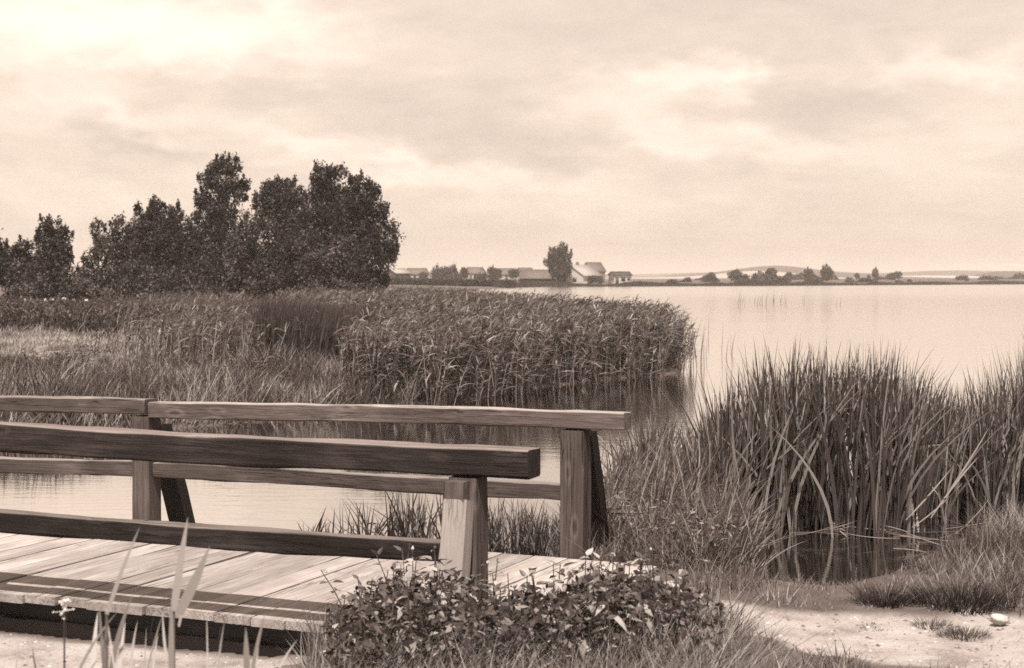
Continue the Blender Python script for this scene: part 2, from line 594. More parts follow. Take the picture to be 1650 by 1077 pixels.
# polar grid round the camera: fine where the lens looks, coarse elsewhere
fan = np.radians(21.5)
th = np.concatenate([np.linspace(-fan, fan, 520), np.linspace(fan, 2 * np.pi - fan, 72)[1:-1]])
rr = np.concatenate([[0.4, 1.2, 2.2, 3.2, 4.2], np.geomspace(5, 20, 250), np.geomspace(20, 110, 110)[1:],
                     np.geomspace(110, 700, 70)[1:], np.linspace(700, 2700, 110)[1:], [3200, 4200, 6000, 8000]])
T_, R_ = np.meshgrid(th, rr)
gx, gy = R_ * np.sin(T_), R_ * np.cos(T_)
gz = ground_z(gx, gy)
nr, na = gx.shape
mb = MB()
idx = np.arange(nr * na).reshape(nr, na)
nx = np.roll(idx, -1, 1)
quads = np.stack([idx[:-1], idx[1:], nx[1:], nx[:-1]], -1).reshape(-1, 4)
cv = np.array([[0, 0, float(ground_z(np.array([0.]), np.array([0.]))[0])]])
mb.add(np.concatenate([np.stack([gx, gy, gz], -1).reshape(-1, 3), cv]),
       [quads, np.stack([idx[0], nx[0], np.full(na, nr * na)], -1)],
       np.concatenate([path_mask(gx, gy).ravel(), [0]]))

m, b, out = new_mat('ground')
tcn = b.n('ShaderNodeTexCoord')
P_ = tcn.outputs['Object']
a = b.n('ShaderNodeAttribute', attribute_name='tint')
spx = b.n('ShaderNodeSeparateXYZ')
b.t.links.new(P_, spx.inputs[0])
soil = b.ramp(b.noise(P_, 1.1, 8, .65), [(.3, sepia(.05)), (.7, sepia(.13))])
sand = b.ramp(b.m('ADD', b.m('MULTIPLY', b.noise(P_, 3.0, 8, .65), .7), b.m('MULTIPLY', b.noise(P_, 60, 3, .6), .3)),
              [(.32, sepia(.13)), (.5, sepia(.29)), (.68, sepia(.39))])
near = b.mix(a.outputs['Fac'], soil, sand)
vor = b.n('ShaderNodeTexVoronoi')
b.put(vor.inputs['Vector'], b.scale(P_, (.006, .0028, 0)))
vor.inputs['Scale'].default_value = 1
vs = b.n('ShaderNodeSeparateXYZ')
b.t.links.new(vor.outputs['Color'], vs.inputs[0])
furrow = b.noise(b.scale(P_, (.004, .09, 0)), 1, 4, .6)
crop = b.m('ADD', b.m('MULTIPLY', vs.outputs[0], .75), b.m('MULTIPLY', furrow, .4))
fields = b.ramp(crop, [(.2, sepia(.05)), (.48, sepia(.12)), (.6, sepia(.24)), (.95, sepia(.36))])
plain_ = b.ramp(b.noise(b.scale(P_, (.01, .06, 0)), 1, 5, .6), [(.35, sepia(.06)), (.7, sepia(.13))])
far = b.mix(b.rng(spx.outputs[1], 620, 900), plain_, fields)
col = b.mix(b.rng(spx.outputs[1], 120, 200), near, far)
nrm = bump(b, b.noise(P_, 22, 6, .7), .7, .03)
princ(b, out, col, .95, .1, nrm)
tag(mb.build('ground', m, smooth=True), kind='structure')

m, b, out = new_mat('lake_water')
tcn = b.n('ShaderNodeTexCoord')
P_ = tcn.outputs['Object']
rip = b.m('ADD', b.noise(b.scale(P_, (1.3, 5.5, 1)), 1, 4, .55, .3), b.m('MULTIPLY', b.noise(b.scale(P_, (6, 24, 1)), 1, 2, .5), .25))
gust = b.noise(b.scale(P_, (.02, .06, 1)), 1, 3, .5)
bp = b.n('ShaderNodeBump')
bp.inputs['Distance'].default_value = .008
b.put(bp.inputs['Strength'], b.rng(gust, .35, .65, .12, .35))
b.put(bp.inputs['Height'], rip)
fr = b.n('ShaderNodeFresnel')
fr.inputs['IOR'].default_value = 1.45
b.put(fr.inputs['Normal'], bp.outputs[0])
gl = b.n('ShaderNodeBsdfGlossy')
gl.inputs['Color'].default_value = (.97, .95, .93, 1)
gsx = b.n('ShaderNodeSeparateXYZ')
b.t.links.new(P_, gsx.inputs[0])
b.put(gl.inputs['Roughness'], b.rng(gsx.outputs[1], 30, 220, .03, .16))
b.put(gl.inputs['Normal'], bp.outputs[0])
df = b.n('ShaderNodeBsdfDiffuse')
df.inputs['Color'].default_value = (*sepia(.018), 1)
mx = b.n('ShaderNodeMixShader')
b.put(mx.inputs[0], b.m('ADD', b.m('MULTIPLY', fr.outputs[0], .95), .32, clamp=True))
b.t.links.new(df.outputs[0], mx.inputs[1])
b.t.links.new(gl.outputs[0], mx.inputs[2])
b.t.links.new(mx.outputs[0], out.inputs[0])
mb = MB()
mb.add([(-9000, -60, 0), (9000, -60, 0), (9000, 9000, 0), (-9000, 9000, 0)], [np.array([[0, 1, 2, 3]])])
tag(mb.build('lake_water', m), kind='structure')

m, b, out = new_mat('haze_air')
pv = b.n('ShaderNodeVolumePrincipled')
pv.inputs['Color'].default_value = (1.0, 0.89, 0.8, 1)
pv.inputs['Density'].default_value = 0.0003
pv.inputs['Anisotropy'].default_value = 0.0
b.t.links.new(pv.outputs[0], out.inputs['Volume'])
mb = MB()
v, f = boxv((-9500, -9500, -6), (9500, 9500, 48))
mb.add(v, [f])
hz = mb.build('haze', m)
tag(hz, 'pale summer haze lying over the lake and fields', 'haze', kind='stuff')


# ------------------------------------------------------------------ the footbridge
def bpt(t, s, h):
    q = BF + ED * t + EN * s
    return Vector((q[0], q[1], ZD + h))


def on_plane(px, py, s):
    """where the sight line of a pixel meets the upright plane at s beside the deck: (t, h)"""
    k = (px - CX) / FPX
    q = BF + EN * s
    t = (k * q[1] - q[0]) / (ED[0] - k * ED[1])
    Y = q[1] + ED[1] * t
    return t, ZC - (py - HY) / FPX * Y - ZD


def timber(name, mat, p0, p1, up, w0, h0, w1=None, h1=None, parent=None, seg=14, bev=.16, wob=.004, seed=0):
    """a sawn timber with worn edges; p0, p1 are the ends of its axis"""
    p0, p1 = Vector(p0), Vector(p1)
    w1 = w0 if w1 is None else w1
    h1 = h0 if h1 is None else h1
    X = (p1 - p0); L = X.length; X.normalize()
    Zv = Vector(up); Zv = (Zv - X * Zv.dot(X)).normalized()
    Yv = Zv.cross(X)
    r = np.random.default_rng(seed + 100)
    c = 1 - bev * 2
    prof = []
    for sx, sy in ((1, 1), (-1, 1), (-1, -1), (1, -1)):
        k = [(1, c), (1 - bev * .55, 1 - bev * .55), (c, 1)]
        if sx * sy < 0: k = k[::-1]
        prof += [(sx * a_, sy * b_) for a_, b_ in k]
    prof = np.array(prof) * .5
    n = len(prof)
    xs = np.linspace(0, L, seg + 1)
    ph = r.uniform(0, 6, (n, 3))
    vv = []
    for i, x in enumerate(xs):
        f_ = x / L
        ww, hh = w0 + (w1 - w0) * f_, h0 + (h1 - h0) * f_
        d = wob * (np.sin(x * 3.1 + ph[:, 0]) + .6 * np.sin(x * 7.7 + ph[:, 1])) + r.normal(0, wob * .35, n)
        sag = wob * 1.5 * math.sin(x * 1.1 + ph[0, 2])
        rad = prof * np.array([ww, hh])
        rad = rad + unit(rad) * d[:, None]
        vv.append(np.stack([np.full(n, x), rad[:, 0], rad[:, 1] + sag], 1))
    vv = np.array(vv)
    mbt = MB()
    f = [[i * n + j, i * n + (j + 1) % n, (i + 1) * n + (j + 1) % n, (i + 1) * n + j] for i in range(seg) for j in range(n)]
    mbt.add(vv.reshape(-1, 3), [np.array(f)])
    e0 = vv[0].copy(); e1 = vv[-1].copy()
    e0[:, 0] += 0.0; e1[:, 0] += 0.0
    mbt.add(e0, [np.arange(n)[None, ::-1]])
    mbt.add(e1, [np.arange(n)[None]])
    me = mbt.mesh(name, mat, smooth=True)
    me.polygons.foreach_set('use_smooth', np.array([j % 3 != 2 for _ in range(seg) for j in range(n)] + [False, False]))
    o = mesh_obj(name, me, parent)
    mw = Matrix((X, Yv, Zv)).transposed().to_4x4()
    mw.translation = p0
    o.matrix_local = (parent.matrix_basis.inverted() @ mw) if parent is not None else mw
    return o


bridge = empty('footbridge', bpt(-2, -1.27, 0), 0)
tag(bridge, 'wooden plank footbridge with timber rails crossing the water at the lower left', 'footbridge')
bridge_m = bridge.matrix_basis
S_NE, S_FE = -2.54, -0.01               # near and far edge of the deck
S_NR = -2.725                            # front face of the near rail
UP = (0, 0, 1)
D3 = Vector((ED[0], ED[1], 0)); N3 = Vector((EN[0], EN[1], 0))

# planks, one by one
t_ = T_END
k = 0
rp = random.Random(3)
while t_ > -9.5:
    wd = rp.uniform(.2, .27)
    gap = rp.choice([.006, .008, .012, .016])
    tc_ = t_ - wd / 2
    dz_ = rp.uniform(-.004, .004)
    sk = rp.uniform(-.006, .006)
    e0, e1 = rp.uniform(-.035, .035), rp.uniform(-.02, .02)
    timber('plank', M_DECK, bpt(tc_ - sk, S_NE + e0, -.026 + dz_), bpt(tc_ + sk, S_FE + e1, -.026 + dz_), UP, wd - gap, .052,
           parent=bridge, seg=8, bev=.05 if False else .03, wob=.0016, seed=k)
    t_ -= wd
    k += 1
# bearers below the deck
for s in (-2.36, -1.27, -.22):
    timber('beam', M_SHADED, bpt(T_END - .1, s, -.125), bpt(-9.4, s, -.125), UP, .16, .14, parent=bridge, seg=10, seed=int(-s * 10))


def rail(mat, s, pts, thick, depth, seed):
    """pts: pixel ends of the top front edge; thick: heights at both ends"""
    (x0, y0), (x1, y1) = pts
    t0, h0 = on_plane(x0, y0, s)
    t1, h1 = on_plane(x1, y1, s)
    return timber('rail', mat, bpt(t0, s + depth / 2, h0 - thick[0] / 2), bpt(t1, s + depth / 2, h1 - thick[1] / 2), UP,
                  depth, thick[0], depth, thick[1], parent=bridge, seg=30, bev=.09, wob=.0055, seed=seed)


# far railing (top and lower rails, in two lengths each), then the near one
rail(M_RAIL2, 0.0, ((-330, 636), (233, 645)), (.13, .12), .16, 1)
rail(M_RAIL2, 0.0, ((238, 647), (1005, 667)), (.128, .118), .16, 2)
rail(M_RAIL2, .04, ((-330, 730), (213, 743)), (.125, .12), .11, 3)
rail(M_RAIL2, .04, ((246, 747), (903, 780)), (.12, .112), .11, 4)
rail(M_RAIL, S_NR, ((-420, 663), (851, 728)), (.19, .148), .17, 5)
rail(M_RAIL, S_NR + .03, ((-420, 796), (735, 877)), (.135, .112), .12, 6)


def post(px_left, s, top_h, bot_h, w_, mat=M_POST, seed=0):
    t0, _ = on_plane(px_left, 800, s)
    return t0 + w_ / 2, timber('post', mat, bpt(t0 + w_ / 2, s + w_ / 2, bot_h), bpt(t0 + w_ / 2, s + w_ / 2, top_h), D3, w_, w_,
                               parent=bridge, seg=10, bev=.06, wob=.003, seed=seed)


def top_under(px, py, s):
    return on_plane(px, py, s)[1]


tp_fr, _ = post(902, 0.0, top_under(920, 694, 0.0), -.9, .178, seed=21)
tp_fl, _ = post(213, 0.0, top_under(236, 672, 0.0), -.9, .165, seed=22)
tp_nr, _ = post(722, S_NR, top_under(750, 771, S_NR), -.8, .165, seed=23)
post(-900, 0.0, .85, -.9, .165, seed=24)
tp_nl, _ = post(-75, S_NR, .86, -.9, .165, seed=25)
# shouldered block on the front of the near post, carrying the rail
blk = timber('block', M_POST, bpt(tp_nr - .01, S_NR - .012, .78), bpt(tp_nr - .01, S_NR - .012, .905), D3, .15, .12, parent=bridge, seg=3, bev=.1, seed=31)
# braces that prop the posts from outside
br = timber('brace', M_PALE, bpt(tp_nr + .0, S_NR - .03, .80), bpt(tp_nr + .03, S_NR - .27, -.16), N3, .135, .1, .15, .11, parent=bridge, seg=8, bev=.06, seed=32)
tag(br, 'pale unpainted brace leaning on the post at the right end of the near railing')
timber('brace', M_PALE, bpt(tp_nl - .02, S_NR - .02, .80), bpt(tp_nl - .03, S_NR - .42, -.16), N3, .135, .1, parent=bridge, seg=8, bev=.06, seed=33)
timber('brace', M_SHADED, bpt(tp_fl + .03, .2, .78), bpt(tp_fl + .03, .66, -.35), N3, .17, .12, parent=bridge, seg=6, bev=.05, seed=34)
timber('brace', M_SHADED, bpt(tp_fr + .02, .2, .88), bpt(tp_fr + .02, .56, -.2), N3, .16, .12, parent=bridge, seg=6, bev=.05, seed=35)
# piles below
for t0, s in ((-2.2, -2.3), (-2.2, -.3), (-6, -2.3), (-6, -.3)):
    timber('pile', M_SHADED, bpt(t0, s, -1.1), bpt(t0, s, -.2), D3, .18, .18, parent=bridge, seg=4, bev=.2, seed=int(50 - t0 + s))


# ------------------------------------------------------------------ trees
def gz1(x, y):
    return float(ground_z(np.array([float(x)]), np.array([float(y)]))[0])


def crown_leaves(mbc, lobes, Y, leaf, dens, tint=(0.1, 0.75), up=.5, dep=1.0):
    k = Y / FPX
    for (cx, cy, rx, ry) in lobes:
        rx, ry = (rx * 1.17, ry * 1.06) if Y < 150 else (rx, ry)
        c0 = atY(cx, cy, Y)
        R = np.array([rx * k, rx * k * dep, ry * k])
        c0 = c0 + np.array([0, rng.uniform(-.4, .4) * R[1], 0])
        area = math.pi * rx * ry * k * k
        n_leaf = int(3.3 * dens * area / (leaf * leaf * .55))
        ns = min(max(9, int(area / (leaf * leaf * 9))), 130)
        dd = rdir(ns)
        rad = rng.uniform(.25, 1.12, ns) ** .55
        ctr = c0 + dd * rad[:, None] * R * .92
        sr = rng.uniform(.22, .42, ns)
        sub_t = rng.uniform(-.28, .28, ns)
        spray = rng.random(ns) < .4
        ctr = np.where(spray[:, None], c0 + unit(dd + [0, 0, .5]) * R * rng.uniform(.85, 1.18, (ns, 1)), ctr)
        sr = np.where(spray, sr * .55, sr)
        which = rng.integers(0, ns, n_leaf)
        g = rng.normal(0, .55, (n_leaf, 3)) * np.where(spray[which][:, None], [1, 1, 2.4], [1, 1, 1.25])
        P = ctr[which] + g * (sr[which][:, None] * np.minimum(R, R.max() * .8))
        core = rng.random(n_leaf) < .42
        P[core] = c0 + rdir(core.sum()) * (rng.random((core.sum(), 1)) ** .42) * R * .95
        nrm = unit(rdir(n_leaf) + unit(P - c0) * .8 + np.array([0, 0, .5]))
        D = unit(np.cross(nrm, rdir(n_leaf)) + np.array([0, 0, up]))
        S = unit(np.cross(D, nrm))
        t = rng.uniform(tint[0], tint[1], n_leaf) ** 1.3 + sub_t[which]
        cards(mbc, P, D, S, leaf * rng.uniform(.7, 1.35, n_leaf), leaf * .62 * rng.uniform(.7, 1.3, n_leaf), np.clip(t, 0, 1))


def tree(name, label, cat, Y, lobes, leaf=.2, dens=3.2, mat=None, trunk_px=None, group=None, bark=M_BARK, tint=(.1, .75), tr=.011, limbs=True):
    mat = mat or M_TREE
    xs = [l[0] for l in lobes]
    big = max(lobes, key=lambda l: l[2] * l[3])
    tx = trunk_px if trunk_px is not None else sum(l[0] * l[2] * l[3] for l in lobes) / sum(l[2] * l[3] for l in lobes)
    X = (tx - CX) / FPX * Y
    z0 = gz1(X, Y)
    root = empty(name, (X, Y, z0))
    tag(root, label, cat, group)
    mbc = MB()
    crown_leaves(mbc, lobes, Y, leaf, dens, tint)
    mbc.build('crown', mat, root, shift=(X, Y, z0))
    top = min(lobes, key=lambda l: l[1])
    ztop = atY(top[0], top[1], Y)
    mbt = MB()
    H = ztop[2] - z0
    pts = np.array([[X, Y, z0 - .15], [X + .02 * H, Y, z0 + H * .3], [(X * .6 + ztop[0] * .4), Y, z0 + H * .6], [ztop[0], Y, ztop[2]]])
    r0 = max(.03, H * tr * 1.6)
    tube(mbt, pts, [r0 * 1.25, r0, r0 * .6, r0 * .12], 7)
    if limbs:
        for l in lobes:
            q = atY(l[0], l[1], Y)
            f_ = rng.uniform(.2, .55)
            st = pts[1] * (1 - f_) + pts[2] * f_
            if q[2] < st[2]: st = pts[1]
            mid = (st + q) / 2 + np.array([0, rng.uniform(-.2, .2), .06 * H])
            tube(mbt, [st, mid, q], [r0 * .45, r0 * .3, r0 * .08], 5)
            for _ in range(3):
                e = q + rdir(1)[0] * np.array([l[2], l[2], l[3]]) * Y / FPX * .8
                tube(mbt, [mid, (mid + e) / 2 + [0, 0, .1], e], [r0 * .2, r0 * .12, r0 * .04], 4)
    mbt.build('trunk', bark, root, shift=(X, Y, z0))
    return root


G1 = 'trees standing in a row behind the meadow'
tree('leaning_tree', 'small dark tree at the far left edge of the picture with a leaning trunk', 'tree', 96,
     [(18, 420, 16, 26), (38, 402, 15, 17), (26, 450, 24, 28), (47, 432, 14, 22), (-20, 430, 30, 40)], trunk_px=34, group=G1)
tree('slender_tree', 'tall slender dark tree standing alone left of the pale willow', 'tree', 98,
     [(76, 364, 11, 17), (97, 385, 15, 22), (80, 395, 20, 28), (92, 425, 26, 30), (78, 455, 26, 28), (104, 410, 12, 20)], trunk_px=86, group=G1)
tree('willow_tree', 'thin pale willow with loose feathery foliage right of the slender tree', 'tree', 95,
     [(156, 366, 8, 17), (160, 395, 14, 24), (150, 425, 22, 28), (142, 455, 26, 26), (170, 450, 22, 28)], dens=1.7, mat=M_TREE_PALE, trunk_px=158, group=G1, tint=(.2, .95))
tree('willow_tree', 'pale bushy willow leaning against the broad pointed dark tree', 'tree', 98,
     [(188, 366, 12, 20), (180, 395, 18, 26), (198, 400, 18, 30), (190, 440, 28, 36)], dens=2.2, mat=M_TREE_PALE, trunk_px=190, group=G1, tint=(.1, .8))
tree('broad_tree', 'broad dark tree with one pointed top between the willow and the tallest tree', 'tree', 102,
     [(250, 330, 9, 13), (251, 344, 15, 17), (232, 362, 22, 24), (258, 365, 26, 28), (222, 395, 24, 28), (262, 405, 36, 36), (235, 440, 36, 38), (272, 445, 30, 34)], trunk_px=248, group=G1)
tree('round_tree', 'lower round topped tree wedged against the tallest tree', 'tree', 106,
     [(283, 350, 15, 18), (290, 375, 22, 24), (304, 405, 22, 30), (300, 440, 26, 34)], trunk_px=296, group=G1)
tree('poplar_tree', 'tallest dark poplar of the row with an open gap of sky at its right', 'tree', 110,
     [(352, 268, 17, 14), (375, 270, 17, 17), (340, 290, 18, 18), (365, 300, 26, 22), (393, 298, 9, 12), (388, 318, 10, 9), (326, 322, 13, 18),
      (350, 335, 28, 22), (335, 370, 24, 30), (362, 380, 28, 34), (345, 425, 36, 40), (375, 440, 30, 34)], dens=2.9, trunk_px=352, group=G1)
tree('poplar_tree', 'dark poplar with a ragged flat top between the tallest and the widest trees', 'tree', 111,
     [(437, 304, 18, 14), (462, 302, 18, 13), (425, 330, 14, 22), (452, 332, 28, 24), (485, 320, 13, 17), (445, 375, 38, 36), (478, 380, 28, 40),
      (440, 430, 40, 40), (480, 440, 34, 34)], trunk_px=455, group=G1)
tree('poplar_tree', 'high dark poplar with a twin tuft at the top inside the widest clump', 'tree', 107,
     [(517, 282, 16, 15), (541, 280, 16, 13), (510, 302, 13, 14), (533, 308, 26, 22), (520, 345, 34, 32), (548, 350, 28, 36), (520, 400, 40, 40), (515, 440, 40, 34)],
     trunk_px=528, group=G1)
tree('wide_tree', 'wide dark tree at the right end of the row, boughs reaching over the reeds', 'tree', 103,
     [(578, 294, 17, 15), (600, 302, 10, 12), (585, 325, 28, 24), (612, 345, 15, 16), (575, 365, 32, 34), (605, 385, 30, 28), (632, 398, 13, 8), (622, 414, 17, 11),
      (590, 425, 38, 32), (575, 450, 36, 24), (605, 452, 22, 20)], trunk_px=588, group=G1)
tree('birch_tree', 'small birch with fine glittering leaves in front of the tallest poplar', 'tree', 93,
     [(397, 362, 13, 20), (392, 395, 24, 28), (400, 432, 34, 34), (375, 450, 26, 24)], leaf=.16, dens=2.4, mat=M_TREE_PALE, trunk_px=396, group=G1, tint=(.0, .75))
tree('birch_tree', 'small bushy birch at the foot of the widest clump of trees', 'tree', 92,
     [(470, 400, 22, 24), (485, 435, 34, 30), (545, 430, 34, 34), (520, 452, 40, 22), (560, 400, 22, 22)], leaf=.16, dens=2.2, mat=M_TREE_PALE, trunk_px=512, group=G1, tint=(.0, .7))
tree('birch_tree', 'low leafy birch filling the foot of the broad pointed tree', 'tree', 92,
     [(215, 445, 26, 28), (250, 452, 34, 24), (300, 452, 36, 26), (330, 435, 22, 30)], leaf=.16, dens=2.0, mat=M_TREE_PALE, trunk_px=262, group=G1, tint=(.0, .7))
G2 = 'shrubs along the foot of the trees'
for lab, Y, lob in [
    ('pale rounded shrub below the gap between the two middle poplars', 84, [(412, 466, 20, 13), (436, 460, 18, 16), (425, 476, 32, 14)]),
    ('light shrub at the foot of the leaning tree at the left edge', 86, [(58, 468, 22, 18), (30, 476, 22, 16)]),
    ('low dark shrub under the thin pale willow', 86, [(120, 470, 20, 16), (150, 476, 26, 14)]),
    ('dark shrub at the foot of the tallest poplar', 88, [(335, 470, 28, 16), (300, 475, 22, 14)]),
    ('low shrub at the foot of the wide tree beside the reeds', 88, [(560, 466, 30, 12), (500, 468, 26, 12), (596, 463, 16, 12)]),
    ('dark shrub filling the gap between the leaning and the slender tree', 90, [(55, 448, 20, 26), (62, 470, 24, 16)]),
    ('dark shrub filling the gap between the slender tree and the thin willow', 92, [(118, 452, 20, 22), (128, 470, 26, 16)]),
    ('scrubby shrub below the broad pointed tree', 86, [(195, 472, 22, 16), (240, 476, 24, 14)]),
]:
    tree('shrub', lab, 'shrub', Y, lob, leaf=.15, dens=2.4, mat=M_TREE_PALE, group=G2, tint=(.0, .8), tr=.02, limbs=False)

# ------------------------------------------------------------------ far shore: farm, village, trees
M_WHITEWALL = plain_mat('limewashed_wall', .36, .9, .08, .6)
M_GREYROOF = plain_mat('grey_roof', .1, .8, .12, .8)
M_PALEROOF = plain_mat('pale_roof', .26, .8, .06, .5)
M_DARKWOOD = plain_mat('dark_boards', .05, .9, .2, 1.0)
M_GLASS = plain_mat('dark_glass', .03, .2, .1, 1)


def gable_house(name, label, cat, px, Y, L, Wd, eave, ridge_h, yaw, wall, roof, wins=(), chim=None, lift=0.0, group=None):
    """walls with two gables, a two-sided roof with overhang, windows; local x along the ridge"""
    X = (px - CX) / FPX * Y
    z0 = gz1(X, Y) + lift
    r = empty(name, (X, Y, z0), yaw)
    tag(r, label, cat, group)
    mw = MB()
    l, h = L / 2, Wd / 2
    v = [(-l, -h, -.6), (l, -h, -.6), (l, h, -.6), (-l, h, -.6), (-l, -h, eave), (l, -h, eave), (l, h, eave), (-l, h, eave), (-l, 0, ridge_h), (l, 0, ridge_h)]
    mw.add(v, [np.array([[0, 1, 5, 4], [2, 3, 7, 6]]), np.array([[1, 2, 6, 9, 5], [3, 0, 4, 8, 7]])])
    mw.build('wall', wall, r)
    mr = MB()
    sl_ = (ridge_h - eave) / h
    o_, g_ = .3, .25
    for sg in (-1, 1):
        a_ = np.array([(-l - g_, 0, ridge_h + .03), (l + g_, 0, ridge_h + .03), (l + g_, sg * (h + o_), eave - sl_ * o_ + .03), (-l - g_, sg * (h + o_), eave - sl_ * o_ + .03)])
        b_ = a_ + np.array([0, 0, .18])
        vv = np.concatenate([a_, b_])
        mr.add(vv, [np.array([[0, 3, 2, 1], [4, 5, 6, 7], [0, 1, 5, 4], [1, 2, 6, 5], [2, 3, 7, 6], [3, 0, 4, 7]])])
    ro = mr.build('roof', roof, r)
    if chim is not None:
        mc = MB()
        v, f = boxv((chim - .3, -.3, ridge_h - .5), (chim + .3, .3, ridge_h + .9))
        mc.add(v, [f])
        mc.build('chimney', M_GREYROOF, ro)
    for (side, a0, z_, ww, hh, nm) in wins:
        mm = MB()
        if side == 'front':
            v, f = boxv((a0 - ww / 2, -h - .04, z_), (a0 + ww / 2, -h + .1, z_ + hh))
        else:
            v, f = boxv((l - .1, a0 - ww / 2, z_), (l + .04, a0 + ww / 2, z_ + hh)) if side == 'right' else boxv((-l - .04, a0 - ww / 2, z_), (-l + .1, a0 + ww / 2, z_ + hh))
        mm.add(v, [f])
        mm.build(nm, M_GLASS if nm == 'window' else M_DARKWOOD, r)
    return r


YF = 388
# ridge runs away from us and to the right: the gable looks at the lake
gable_house('farmhouse', 'white gabled farmhouse with a bright roof right of the lone round tree', 'house', 933, YF + 8, 11, 7.6, 2.4, 5.0, math.radians(62), M_WHITEWALL, M_PALEROOF,
            [('left', -1.4, .8, 1.0, 1.1, 'window'), ('left', 1.4, .8, 1.0, 1.1, 'window'), ('left', 0, 2.9, .8, .9, 'window'), ('left', 2.9, 0, 1.0, 2.0, 'door')], chim=-1.0)
gable_house('barn', 'long low barn with a pale roof partly hidden left of the lone round tree', 'barn', 868, YF + 14, 9.5, 5.5, 1.5, 3.6, math.radians(-3), M_DARKWOOD, M_GREYROOF,
            [('front', -2, 0, 2.2, 1.5, 'door')])
gable_house('house', 'house with a steep grey roof behind the white farmhouse', 'house', 956, YF + 45, 4.6, 5, 3.4, 5.7, math.radians(30), M_WHITEWALL, M_GREYROOF,
            [('front', -1, 1, .9, 1.2, 'window'), ('front', 1, 1, .9, 1.2, 'window')])
gable_house('cottage', 'small white cottage with a low dark roof standing alone right of the farmhouse', 'cottage', 999, YF + 8, 4.6, 4.6, 2.5, 3.3, math.radians(14), M_WHITEWALL, M_DARKWOOD,
            [('front', .1, 1.0, 1.1, 1.1, 'window'), ('front', 1.6, 1.2, .6, .8, 'window'), ('front', -1.5, .1, .8, 1.9, 'door')])
gable_house('shed', 'low shed with a white roof at the left end of the village', 'shed', 640, 470, 6.5, 5, 1.6, 3.0, math.radians(50), M_DARKWOOD, M_PALEROOF, [('left', 0, 0, 1.5, 1.4, 'door')], lift=1.2)
VG = 'village houses behind the dark hedge'
for lab, px, Y, L, wd, e, rh, yaw in [
    ('village house with a pale roof just right of the white roofed shed', 672, 560, 7, 5.5, 2.6, 4.6, 25),
    ('village house between the big round bush and the slim bush', 765, 590, 6.5, 5.5, 2.8, 5.0, -30),
    ('village house right of the slim bushes', 812, 560, 8, 5.5, 2.4, 4.5, 20),
    ('village house close behind the barn', 846, 620, 6.5, 5.5, 2.8, 4.9, 40)]:
    gable_house('village_house', lab, 'house', px, Y, L, wd, e, rh, math.radians(yaw), M_WHITEWALL, M_GREYROOF,
                [('front', -L * .28, 1, 1, 1.2, 'window'), ('front', L * .28, 1, 1, 1.2, 'window'), ('front', 0, 0, 1, 2, 'door')], group=VG)

tree('lone_tree', 'single large round dark tree standing beside the white farmhouse', 'tree', YF,
     [(905, 402, 11, 9), (893, 410, 12, 10), (912, 412, 11, 9), (887, 424, 11, 10), (902, 424, 17, 13), (914, 428, 10, 9), (898, 438, 15, 11), (909, 441, 9, 8), (904, 450, 8, 6)],
     leaf=.42, dens=3.4, mat=M_FARTREE, trunk_px=903, tr=.02)
FT = 'bushes and trees of the village'
for lab, px, py, rx, ry, Y in [
    ('big round bush in the middle of the village', 715, 440, 22, 11, 455), ('slim bush right of the big round village bush', 747, 439, 7, 8, 470),
    ('middle sized bush left of the third village house', 795, 441, 13, 9, 460), ('pair of low bushes beside the third village house', 829, 440, 9, 6, 480),
    ('small pale bush in front of the barn', 842, 449, 6, 6, 430), ('bush beside the white roofed shed', 682, 443, 7, 5, 480), ('dark bush at the right wall of the farmhouse', 956, 450, 8, 5, 392),
    ('smaller dark bush between the farmhouse and the cottage', 969, 452, 4, 4, 393), ('low bush row end before the third village house', 775, 446, 10, 5, 450),
    ('leafy bush under the village house left of the slim bush', 732, 447, 12, 5, 445)]:
    tree('village_bush', lab, 'bush', Y, [(px - rx * .35, py + ry * .2, rx * .8, ry * .95), (px + rx * .4, py, rx * .75, ry), (px, py - ry * .3, rx * .65, ry * .75), (px, py + ry * .6, rx * 1.05, ry * .6)],
         leaf=.4, dens=2.6, mat=M_FARTREE, tint=(.1, .9), tr=.02, limbs=False, group=FT)
FR = 'trees scattered along the far right shore'
